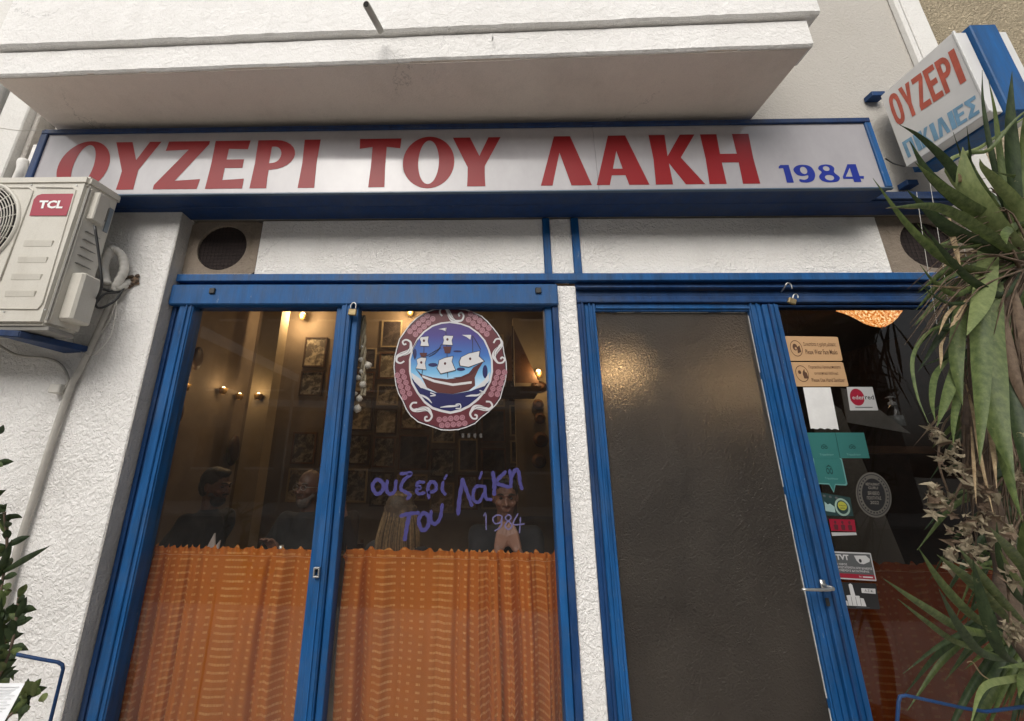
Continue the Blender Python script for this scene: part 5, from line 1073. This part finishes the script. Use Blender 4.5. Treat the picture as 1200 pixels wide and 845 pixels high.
        remesh(hb, .007, 'hair', M['hairbrown'] if long_hair else hair, t, root, 2, .0025)
        if long_hair:
            mb = MB(); g_ = random.Random(4)
            for k in range(170):
                a = R(g_.uniform(-130, 130)); e = g_.uniform(.0, .012); p0 = H_(.05*math.sin(a), -.03-.05*math.cos(a), .12); p1 = H_((.092+e)*math.sin(a), -.02-(.085+e)*math.cos(a), .0); p2 = H_((.122+e)*math.sin(a), -.03-(.112+e)*math.cos(a), -.15+g_.uniform(-.02, .02)); p3 = H_((.12+e)*math.sin(a+.1), -.03-(.108+e)*math.cos(a+.1), -.34+g_.uniform(-.04, .05))
                mb.tube([p0, p1, p2, p3], lambda q_: .0016-.0009*q_, 4, 4)
            mb.build('hair_strands', hair, t, True)
    if beard:
        hb = bmesh.new(); ellb(hb, H_(0, .045, -.085), (.052, .048, .045), rot); hull2(hb, H_(-.058, .03, -.05), .018, H_(0, .07, -.10), .02); hull2(hb, H_(.058, .03, -.05), .018, H_(0, .07, -.10), .02); hull2(hb, H_(-.026, .094, -.040), .007, H_(.026, .094, -.040), .007)
        remesh(hb, .006, 'beard', beard, t, root, 2, .0025)
    if bald:
        hb = bmesh.new(); 
        for s_ in (-1, 1): ellb(hb, H_(s_*.064, -.03, .0), (.018, .045, .035), rot)
        remesh(hb, .006, 'hair', beard or M['hairgrey'], t, root, 2, .002)
    if glasses:
        mb = MB()
        for s_ in (-1, 1): mb.tube([H_(s_*.032+.021*math.cos(2*math.pi*i/14), .104, .008+.017*math.sin(2*math.pi*i/14)) for i in range(14)], .0018, 5, 0, True); mb.tube([H_(s_*.053, .103, .012), H_(s_*.074, .05, .010), H_(s_*.078, -.01, .006)], .0016, 5, 0)
        mb.tube([H_(-.011, .105, .012), H_(.011, .105, .012)], .0018, 5, 0); mb.build('glasses', M['steel'], t, True)
    return t
hd = at(592, 583, .70)
w1 = at(588, 640, .53); w2 = at(602, 640, .53); ku = at(596, 612, .545)
person(hd, (-.03, -1), 'dark haired man in black clasping both hands in front of his mouth', (hd.x, hd.y+.12, .55), M['skinpale'], M['clothblack'], M['hairdark'],
       arms=[((hd.x+.17, .56, .80), w2+Vector((.020, 0, -.02)), Vector((-.35, .10, 1))), ((hd.x-.17, .56, .80), w1+Vector((-.020, 0, -.02)), Vector((.35, .10, 1)))], tilt=-.10)
hd2 = at(471, 602, .62); person(hd2, (.45, 1), 'woman with long blond hair seen from behind above the curtain', (hd2.x-.05, hd2.y-.06, .50), M['skinpale'], M['clothgrey'], M['hairblond'], long_hair=True)
hd3 = at(362, 572, .98); person(hd3, (-.25, -1), 'bald bearded man with glasses facing the window beside the mullion', (hd3.x+.02, hd3.y+.12, .55), M['skin'], M['clothgrey'], None, arms=[((hd3.x+.22, .72, .86), (hd3.x+.02, .62, .98), (-.5, -.2, .8)), ((hd3.x-.24, .78, .80), (hd3.x-.20, .58, .80), (.2, -1, 0))], beard=M['hairgrey'], bald=True, glasses=True)
hd4 = at(253, 570, .95); person(hd4, (1, -.15), 'bearded man in dark clothes in profile at the left of the window', (hd4.x-.22, hd4.y+.03, .52), M['skin'], M['clothblack'], M['hairdark'], beard=M['hairdark'], arms=[((hd4.x-.02, .90, .82), (hd4.x+.25, .80, .84), (1, -.1, 0)), ((hd4.x-.12, .68, .82), (hd4.x+.20, .62, .84), (1, .1, 0))], tilt=-.12)
hd5 = at(392, 575, 1.45); person(hd5, (.6, -1), 'person mostly hidden behind the blue mullion with one pale forearm raised', (hd5.x, hd5.y+.1, .52), M['skinpale'], M['clothbrown'], M['hairdark'], arms=[((hd5.x+.22, 1.28, .92), (hd5.x+.16, 1.22, 1.18), (-.35, -.1, 1)), ((hd5.x-.2, 1.3, .85), (hd5.x, 1.15, .86), (.4, -1, 0))])
chair(hd.x, hd.y+.10, 0, 'wooden chair under the man with clasped hands'); chair(hd3.x, hd3.y+.12, 0, 'wooden chair under the bald man'); chair(hd4.x-.2, hd4.y+.03, 90, 'wooden chair under the man in profile'); chair(hd5.x, hd5.y+.1, 0, 'wooden chair behind the mullion'); chair(hd2.x-.05, hd2.y-.02, 180, 'wooden chair under the blond woman')
# ================================================================== PLANTS
def leaf(parent, pts, w_, mat, fold=.25, twist=0, k=5, tipw=.0, base=.45, name='leaf', n_half=2, side=None, rag=0):
    """long strap leaf: a folded ribbon that swells past its base and tapers to a point"""
    pp = spline([Vector(p) for p in pts], k); n = len(pp); mb = MB(); prev = None
    L = [0]
    for a, b in zip(pp, pp[1:]): L.append(L[-1]+(b-a).length)
    s0 = side
    for i, p in enumerate(pp):
        t = (pp[min(i+1, n-1)]-pp[max(i-1, 0)]).normalized(); u = L[i]/L[-1]
        vw = (p-CAMP).normalized() if side is None else Vector(side)
        s_ = t.cross(vw)
        s_ = s_.normalized() if s_.length > .05 else t.orthogonal().normalized()
        a = twist*u + .15*math.sin(u*5); nn = s_.cross(t).normalized(); s_ = (s_*math.cos(a)+nn*math.sin(a)).normalized(); nn = s_.cross(t).normalized()
        ww = w_*.5*((base+(1-base)*math.sin(min(1, u/.42)*math.pi/2)) * (1-max(0, (u-.5)/.5)**1.7*(1-tipw)))
        ww = max(ww, .0006); jag = 1+(rag*rnd.uniform(-.3, .3) if rag else 0)
        cur = [mb.bm.verts.new(q) for q in (p-s_*ww*jag+nn*fold*ww, p-s_*ww*.5+nn*fold*ww*.35, p, p+s_*ww*.5+nn*fold*ww*.35, p+s_*ww*jag+nn*fold*ww)]
        if prev:
            for j in range(4): mb.bm.faces.new((prev[j], prev[j+1], cur[j+1], cur[j]))
        prev = cur
    return mb.build(name, mat, parent, True)
PX = 1.98; PY = -.52
yu = thing('yucca_plant', (PX, PY, -.03), 'tall yucca with long drooping strap leaves and withered flowers beside the side window', 'plant')
def lf(pts, w_px, mat, Y0=-.6, Y1=-.75, **k):
    """control pixels from base to tip, width in photo pixels"""
    n = len(pts)-1; q = []
    for i, (x, y) in enumerate(pts): q.append(at(x, y, Y0+(Y1-Y0)*(i/n)))
    v_ = q[n//2]-CAMP; d_ = v_.dot(r2); c_ = d_/v_.length
    k.setdefault('base', .3); return leaf(yu, q, w_px*d_/FPX*(.35+.65*c_), mat, **k)
mG, mD, mL, mDr, mBr = M['leaf'], M['leafdark'], M['leaflight'], M['leafdry'], M['leafbrown']
# trunks and pot
tp = [(1215, 845), (1205, 760), (1180, 660), (1150, 560), (1142, 500), (1150, 430), (1172, 350), (1190, 300)]
mb = MB(); q = [at(x, y, -.50) for x, y in tp]; q[0] = Vector((2.0, -.5, .35)); mb.tube([Vector((2.0, -.5, .28))]+q, lambda u: .030-.008*u, 10, 6); mb.build('trunk', M['bark'], yu, True)
mb = MB(); mb.tube([Vector((2.06, -.46, .28)), Vector((2.10, -.46, .8)), at(1200, 715, -.44)], lambda u: .030-.008*u, 10, 6); mb.build('trunk', M['bark'], yu, True)
mb = MB(); mb.lathe((2.03, -.48, -.03), [(.001, 0), (.14, 0), (.19, .33), (.20, .33), (.20, .36), (.175, .36), (.165, .30), (.001, .30)], 28); P(mb.build('plant_pot', M['terracotta'], None, True), 'terracotta pot that holds the tall yucca', 'pot')
# back fill: dark leaves of the crown and of the middle
g = random.Random(21)
def fan(cx, cy, Y, n, lo, hi, amin, amax, wmin, wmax, mats, droop=.5, dY=(-.25, .1)):
    for i in range(n):
        a = R(g.uniform(amin, amax)); L = g.uniform(lo, hi); dr_ = droop*L*g.uniform(.5, 1.3)
        bx, by = cx+g.uniform(-14, 14), cy+g.uniform(-14, 14)
        pts = [(bx, by), (bx+L*.35*math.cos(a), by-L*.35*math.sin(a)), (bx+L*.7*math.cos(a), by-L*.7*math.sin(a)+dr_*.35), (bx+L*math.cos(a)*.98, by-L*math.sin(a)+dr_)]
        Ya = Y+g.uniform(-.05, .05); lf(pts, g.uniform(wmin, wmax), mats[g.randrange(len(mats))], Ya, Ya+g.uniform(*dY), twist=g.uniform(-1.2, 1.2), fold=g.uniform(.15, .5))
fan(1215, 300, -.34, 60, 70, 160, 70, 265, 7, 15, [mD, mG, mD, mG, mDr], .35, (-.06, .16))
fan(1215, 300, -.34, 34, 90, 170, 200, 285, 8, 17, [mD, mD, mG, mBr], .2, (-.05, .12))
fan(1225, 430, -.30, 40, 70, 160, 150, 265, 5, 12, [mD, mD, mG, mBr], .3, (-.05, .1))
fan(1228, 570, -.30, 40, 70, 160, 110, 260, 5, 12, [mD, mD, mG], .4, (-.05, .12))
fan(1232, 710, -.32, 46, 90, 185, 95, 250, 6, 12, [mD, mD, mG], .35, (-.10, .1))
# hand placed leaves of the crown
H_L = [
 ([(1140, 232), (1110, 190), (1078, 160), (1054, 146)], 16, mD, {}), ([(1165, 262), (1130, 240), (1090, 205), (1066, 165)], 20, mD, {}),
 ([(1185, 320), (1120, 310), (1070, 270), (1023, 209)], 16, mG, {}), ([(1178, 345), (1140, 330), (1110, 300), (1080, 262)], 15, mD, {}),
 ([(1195, 300), (1150, 270), (1100, 243), (1040, 243)], 20, mG, {}), ([(1180, 300), (1145, 285), (1105, 262), (1062, 222)], 24, mD, {}),
 ([(1190, 290), (1160, 262), (1135, 220), (1128, 172)], 36, mL, {'fold': .2}), ([(1200, 255), (1170, 215), (1152, 196), (1148, 186)], 22, mL, {}),
 ([(1170, 262), (1130, 238), (1100, 215), (1072, 190)], 22, mG, {}), ([(1135, 190), (1160, 175), (1190, 140), (1230, 110)], 10, mG, {}), ([(1110, 200), (1150, 172), (1185, 148), (1225, 122)], 9, mL, {}),
 ([(1175, 235), (1160, 170), (1152, 120), (1151, 82)], 9, mD, {}), ([(1180, 240), (1172, 180), (1166, 130), (1158, 92)], 10, mG, {}), ([(1190, 240), (1186, 180), (1184, 130), (1186, 84)], 22, mD, {}), ([(1195, 235), (1200, 180), (1203, 140), (1212, 90)], 16, mG, {}),
 ([(1215, 200), (1200, 206), (1185, 206), (1165, 201)], 15, mG, {}), ([(1130, 200), (1127, 185), (1122, 170), (1117, 155)], 6, mD, {}), ([(1140, 200), (1137, 180), (1135, 165), (1133, 148)], 8, mD, {}),
 ([(1170, 285), (1130, 290), (1095, 285), (1075, 262)], 7, mG, {}), ([(1200, 265), (1185, 268), (1178, 275), (1180, 286)], 18, mG, {}),
 ([(1145, 330), (1120, 345), (1095, 330), (1078, 310)], 14, mG, {}), ([(1150, 350), (1120, 356), (1100, 350), (1075, 330)], 9, mD, {}),
 ([(1158, 285), (1157, 320), (1150, 355), (1133, 393)], 27, mL, {'base': .9}), ([(1160, 330), (1158, 400), (1165, 480), (1189, 562)], 40, mG, {'base': .8}),
 ([(1152, 340), (1150, 410), (1150, 470), (1148, 545)], 26, mG, {}), ([(1128, 352), (1123, 385), (1121, 430), (1128, 475)], 22, mG, {'base': .9}), ([(1130, 400), (1118, 440), (1108, 470), (1098, 500)], 18, mG, {}), ([(1128, 420), (1125, 450), (1118, 490), (1117, 520)], 12, mG, {}),
 ([(1122, 378), (1090, 388), (1070, 418), (1074, 460), (1088, 496)], 6.5, mG, {'base': .8}), ([(1115, 418), (1097, 438), (1092, 468), (1096, 494)], 10, mG, {}),
 ([(1168, 345), (1180, 400), (1192, 450), (1212, 500)], 18, mBr, {}), ([(1160, 380), (1168, 440), (1180, 500), (1192, 540)], 11, mBr, {}), ([(1185, 330), (1198, 380), (1208, 420), (1222, 470)], 16, mBr, {}), ([(1180, 400), (1190, 470), (1203, 540), (1215, 600)], 24, mD, {}), ([(1168, 440), (1172, 500), (1182, 560), (1198, 610)], 20, mG, {}),
 ([(1111, 256), (1116, 275), (1121, 295), (1126, 314)], 8, mDr, {'base': .9}), ([(1150, 338), (1130, 338), (1105, 336), (1084, 334)], 4.5, mDr, {'base': .9}), ([(1128, 352), (1116, 362), (1108, 372), (1100, 392)], 6, mDr, {}), ([(1140, 342), (1130, 358), (1120, 375), (1113, 384)], 9, mDr, {'rag': 1}), ([(1108, 395), (1103, 405), (1103, 420), (1102, 432)], 5, mDr, {}), ([(1126, 440), (1124, 465), (1122, 480), (1120, 497)], 4, mDr, {}), ([(1132, 450), (1142, 490), (1150, 540), (1164, 602)], 6, mDr, {}), ([(1150, 455), (1158, 490), (1164, 530), (1168, 572)], 8, mDr, {}), ([(1138, 500), (1141, 540), (1142, 560), (1144, 590)], 5, mDr, {}),
 # lower rosette
 ([(1185, 745), (1130, 738), (1085, 712), (1035, 678)], 19, mG, {}), ([(1175, 770), (1120, 752), (1085, 728), (1052, 702)], 13, mG, {}), ([(1178, 745), (1140, 722), (1105, 685), (1077, 643)], 18, mG, {}), ([(1190, 735), (1160, 705), (1130, 675), (1098, 650)], 22, mG, {}), ([(1205, 735), (1175, 705), (1145, 668), (1122, 640)], 18, mG, {}),
 ([(1215, 690), (1195, 660), (1180, 640), (1160, 618)], 20, mG, {}), ([(1215, 720), (1190, 695), (1172, 655), (1168, 612)], 14, mD, {}), ([(1225, 700), (1205, 690), (1185, 670), (1172, 645)], 12, mL, {}), ([(1195, 780), (1170, 760), (1150, 700), (1140, 655)], 22, mD, {}), ([(1185, 775), (1150, 765), (1125, 735), (1100, 690)], 18, mD, {}),
 ([(1230, 790), (1185, 796), (1152, 806), (1137, 850)], 13, mL, {'base': .9}), ([(1230, 775), (1215, 778), (1195, 780), (1170, 783)], 10, mG, {}), ([(1205, 780), (1200, 790), (1197, 800), (1194, 818)], 14, mG, {}), ([(1205, 690), (1200, 660), (1203, 620), (1215, 590)], 20, mG, {}),
 ([(1120, 230), (1124, 220), (1125, 208), (1123, 203)], 5, mDr, {}), ([(1085, 243), (1070, 244), (1055, 243), (1038, 244)], 4, mDr, {}), ([(1165, 800), (1150, 790), (1140, 776), (1133, 776)], 3, mDr, {})]
for j, (pts, wd, mt, kw) in enumerate(H_L):
    if pts[0][1] < 365 and mt in (mG, mD, mL) and 'base' not in kw: pts = [(1196+g.uniform(-8, 12), 300+g.uniform(-14, 14))]+pts
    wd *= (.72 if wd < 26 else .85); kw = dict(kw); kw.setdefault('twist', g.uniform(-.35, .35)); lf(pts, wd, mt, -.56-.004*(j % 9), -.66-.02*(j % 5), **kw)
mb = MB(); g2 = random.Random(77)
for i in range(120):
    x = g2.uniform(1128, 1215); y = g2.uniform(330, 560); L = g2.uniform(50, 130); a = g2.uniform(-18, 22); Yd = g2.uniform(-.55, -.40)
    mb.tube([at(x, y, Yd), at(x+a*.3, y+L*.5, Yd-.02), at(x+a, y+L, Yd-.03)], lambda u: .0035*(1-u)+.0006, 4, 3)
for i in range(90):
    a = R(g2.uniform(100, 250)); L = g2.uniform(60, 150); x = 1200+g2.uniform(-10, 20); y = 300+g2.uniform(-20, 20); Yd = g2.uniform(-.62, -.42)
    mb.tube([at(x, y, Yd), at(x+L*.6*math.cos(a), y-L*.6*math.sin(a), Yd-.03), at(x+L*math.cos(a), y-L*math.sin(a)+L*.35, Yd-.05)], lambda u: .004*(1-u)+.0006, 4, 3)
mb.build('dry_strands', mBr, yu, True, kind='stuff')
# withered star flowers on thin stems
g = random.Random(9)
for cl_, pts in enumerate(([(1150, 440), (1120, 480), (1105, 500), (1100, 540), (1112, 580)], [(1160, 520), (1130, 560), (1115, 590), (1103, 600)], [(1175, 560), (1150, 600), (1130, 640), (1128, 655)], [(1200, 600), (1185, 630), (1180, 660), (1185, 740)])):
    mb = MB(); mb.tube([at(x, y, -.60) for x, y in pts], .0028, 5); mb.build('flower_stem', mBr, yu, True)
CL = [(1098, 505, 10, 9), (1112, 530, 15, 14), (1120, 550, 16, 12), (1105, 592, 14, 12), (1135, 565, 13, 8), (1126, 635, 14, 12), (1122, 655, 14, 12), (1140, 615, 14, 8), (1160, 600, 16, 8), (1188, 625, 10, 8), (1185, 740, 13, 12), (1178, 675, 12, 6), (1160, 632, 14, 7), (1165, 580, 14, 5), (1095, 575, 8, 5), (1195, 560, 10, 5), (1150, 655, 10, 4)]
for cx_, cy_, rr_, nn_ in CL:
    for i in range(int(nn_*1.25)):
        c = at(cx_+g.uniform(-rr_, rr_), cy_+g.uniform(-rr_, rr_), -.62+g.uniform(-.05, .05)); mb = MB(); k = g.choice((3, 4, 5)); s_ = g.uniform(.009, .017)
        e1 = Vector((g.uniform(-1, 1), g.uniform(-1, 1), g.uniform(-1, 1))).normalized(); e2 = e1.orthogonal().normalized(); e3 = e1.cross(e2)
        cv = mb.bm.verts.new(c); ring = []
        for m_ in range(2*k):
            a = math.pi*m_/k+g.uniform(-.25, .25); ra = s_*(g.uniform(.9, 1.7) if m_ % 2 == 0 else .62); ring.append(mb.bm.verts.new(c+e2*ra*math.cos(a)+e3*ra*math.sin(a)+e1*g.uniform(-.6, .8)*ra))
        for m_ in range(2*k): mb.bm.faces.new((cv, ring[m_], ring[(m_+1) % (2*k)]))
        mb.build('flower', M['dryflower'] if g.random() < .75 else mBr, yu)
mb = MB()
for pts in ([(1074, 225), (1085, 300), (1098, 380)], [(1090, 215), (1105, 310), (1115, 395)], [(1140, 230), (1130, 290), (1150, 340)]): mb.tube([at(x, y, -.35) for x, y in pts], .0009, 4)
P(mb.build('string', M['wire'], None), 'thin strings hanging down from the sign beam through the yucca leaves', 'string')
# left shrub
sh = thing('shrub', (-2.3, -.62, -.03), 'small leafed shrub reaching into the lower left corner beside the white pillar', 'plant')
g = random.Random(31)
def shl(c, d, L, w_, mat): 
    d = Vector(d).normalized(); q = [c, c+d*L*.5+Vector((0, 0, .004)), c+d*L]; leaf(sh, q, w_, mat, fold=.35, twist=g.uniform(-1, 1), k=3, base=.35)
stems = [([(-30, 845), (-10, 760), (0, 700), (8, 640), (5, 600)], 12), ([(-30, 845), (0, 790), (15, 750), (22, 700)], 12), ([(-20, 860), (10, 840), (28, 820), (36, 812)], 8), ([(-40, 800), (-20, 700), (-12, 600), (-6, 520)], 12), ([(-30, 845), (-5, 800), (5, 760), (-2, 720)], 12)]
for pts, nl in stems:
    q = [at(x, y, -.60+g.uniform(-.03, .03)) for x, y in pts]; sp_ = spline(q, 6); mb = MB(); mb.tube(q, .0035, 6); mb.build('stem', M['bark'], sh, True)
    for i in range(nl*2):
        p = sp_[int(len(sp_)*(.3+.7*i/(nl*2)))-1] if i else sp_[-1]
        shl(p, (g.uniform(-.8, 1), g.uniform(-.6, .3), g.uniform(-.4, .9)), g.uniform(.035, .065), g.uniform(.016, .024), M['leafdark'] if g.random() < .7 else M['leaf'])
for a, b, c_ in (((2, 672), (30, 655), (58, 640)), ((-4, 676), (6, 655), (14, 632)), ((5, 768), (-2, 740), (2, 700)), ((-5, 600), (0, 598), (8, 590)), ((-5, 508), (0, 505), (4, 498))): leaf(sh, [at(*a, -.6), at(*b, -.62), at(*c_, -.64)], .018, M['leafdark'], k=4)
for x, y in ((22, 828), (30, 812), (40, 815), (35, 830), (26, 820), (45, 822)): shl(at(x, y, -.6), (g.uniform(-.8, 1), -.3, g.uniform(-.3, .9)), .06, .022, M['leaflight'])
mb = MB(); mb.lathe((-2.1, -.60, -.03), [(.001, 0), (.15, 0), (.19, .4), (.17, .4), (.16, .34), (.001, .34)], 24); P(mb.build('plant_pot', M['acdark'], None, True), 'grey pot of the shrub at the lower left', 'pot')
# blue wire stands and menu sheet
def wf(pts, Y, r_, label, drop):
    mb = MB(); q = [at(x, y, k) for (x, y), k in zip(pts, Y)]
    last = q[-1].copy(); last.z = drop; mb.tube(q[:1]+q[1:]+[last] if drop is not None else q, r_, 10, 0); return P(mb.build('planter_rail', M['blue2'], None, True), label, 'rail')
wf([(-12, 763), (12, 765.5), (45, 772), (68, 776), (73, 779), (74, 784)], [-.42, -.42, -.40, -.38, -.38, -.38], .0052, 'blue tube rail bent downward beside the shrub at the lower left', .1)
mb = MB(); a = at(1051, 850, -.42); b = at(1053, 822, -.42); a2 = Vector((a.x, a.y, .1)); mb.tube([a2, a, b, at(1055, 816, -.42), at(1062, 815, -.42), at(1130, 830, -.42), at(1155, 834, -.42), at(1210, 827, -.42)], .0045, 10, 0); P(mb.build('planter_rail', M['blue2'], None, True), 'blue tube rail in front of the side window at the lower right', 'rail')
mn = Quad(at(-22, 801, -.75), at(29, 801, -.72), at(2, 852, -.80), at(-50, 860, -.80)).face(OUT); mb = plate(mn, .0012); t = thing('menu_sheet', mn(.5, 0), 'white printed sheet at the bottom left corner below the shrub', 'paper'); mb.build('sheet', simple('bright_paper', (.80, .81, .82), .6), t)
for i in range(9): print_loops(mn, [[(.45, .9-.07*i), (.92-.05*(i % 3), .9-.07*i), (.92-.05*(i % 3), .915-.07*i), (.45, .915-.07*i)]], .0016, flat('faint_print', (.5, .5, .5)), t)
# ================================================================== THE STREET BEHIND THE CAMERA (mirrored in glass and sign)
ob = thing('opposite_building', (0, -13, -.03), 'plain plastered house across the street, seen only mirrored in the glass', 'building')
MB().box(-16, 16, -13.6, -13, -.03, 9.0, 0).build('wall', stucco('opposite_plaster', (.24, .22, .20), 20, .3, .006, .2), ob)
for i in range(-5, 6):
    for z in (1.2, 4.2, 7.2):
        x = i*2.1+.4; MB().box(x-.5, x+.5, -12.995, -12.96, z, z+1.5, 0).build('window', simple('opposite_glass', (.03, .035, .04), .1), ob)
        MB().box(x-.56, x+.56, -12.99, -12.93, z-.08, z-.001, 0).build('sill', M['whitepaint'], ob)
MB().box(-8, 3, -12.95, -11.8, 3.35, 3.6, .01).build('balcony_slab', M['whitepaint'], ob)
aw = thing('awning', (-3.9, -3.6, 2.9), 'white awning over the neighbouring terrace, mirrored in the shop window', 'awning')
mb = MB(); mb.hexa([(-3.30, -5.2, 2.96), (-3.28, -2.25, 2.96), (-3.28, -2.25, 3.10), (-3.30, -5.2, 3.10), (-3.31, -5.2, 2.96), (-3.30, -2.25, 2.96), (-3.30, -2.25, 3.10), (-3.31, -5.2, 3.10)]); mb.build('valance', simple('awning_white', (.75, .75, .74), .8), aw)
mb = MB(); mb.hexa([(-3.31, -5.2, 3.10), (-3.31, -2.25, 3.10), (-4.6, -2.25, 3.55), (-4.6, -5.2, 3.55), (-3.31, -5.2, 3.11), (-3.31, -2.25, 3.11), (-4.6, -2.25, 3.56), (-4.6, -5.2, 3.56)]); mb.build('canvas', simple('awning_canvas', (.55, .54, .52), .8), aw)
mb = MB(); mb.cyl((-3.35, -2.3, -.1), (-3.35, -2.3, 2.96), .025); mb.build('post', M['steel'], aw); mb = MB(); mb.cyl((-3.35, -5.15, -.1), (-3.35, -5.15, 2.96), .025); mb.build('post', M['steel'], aw)
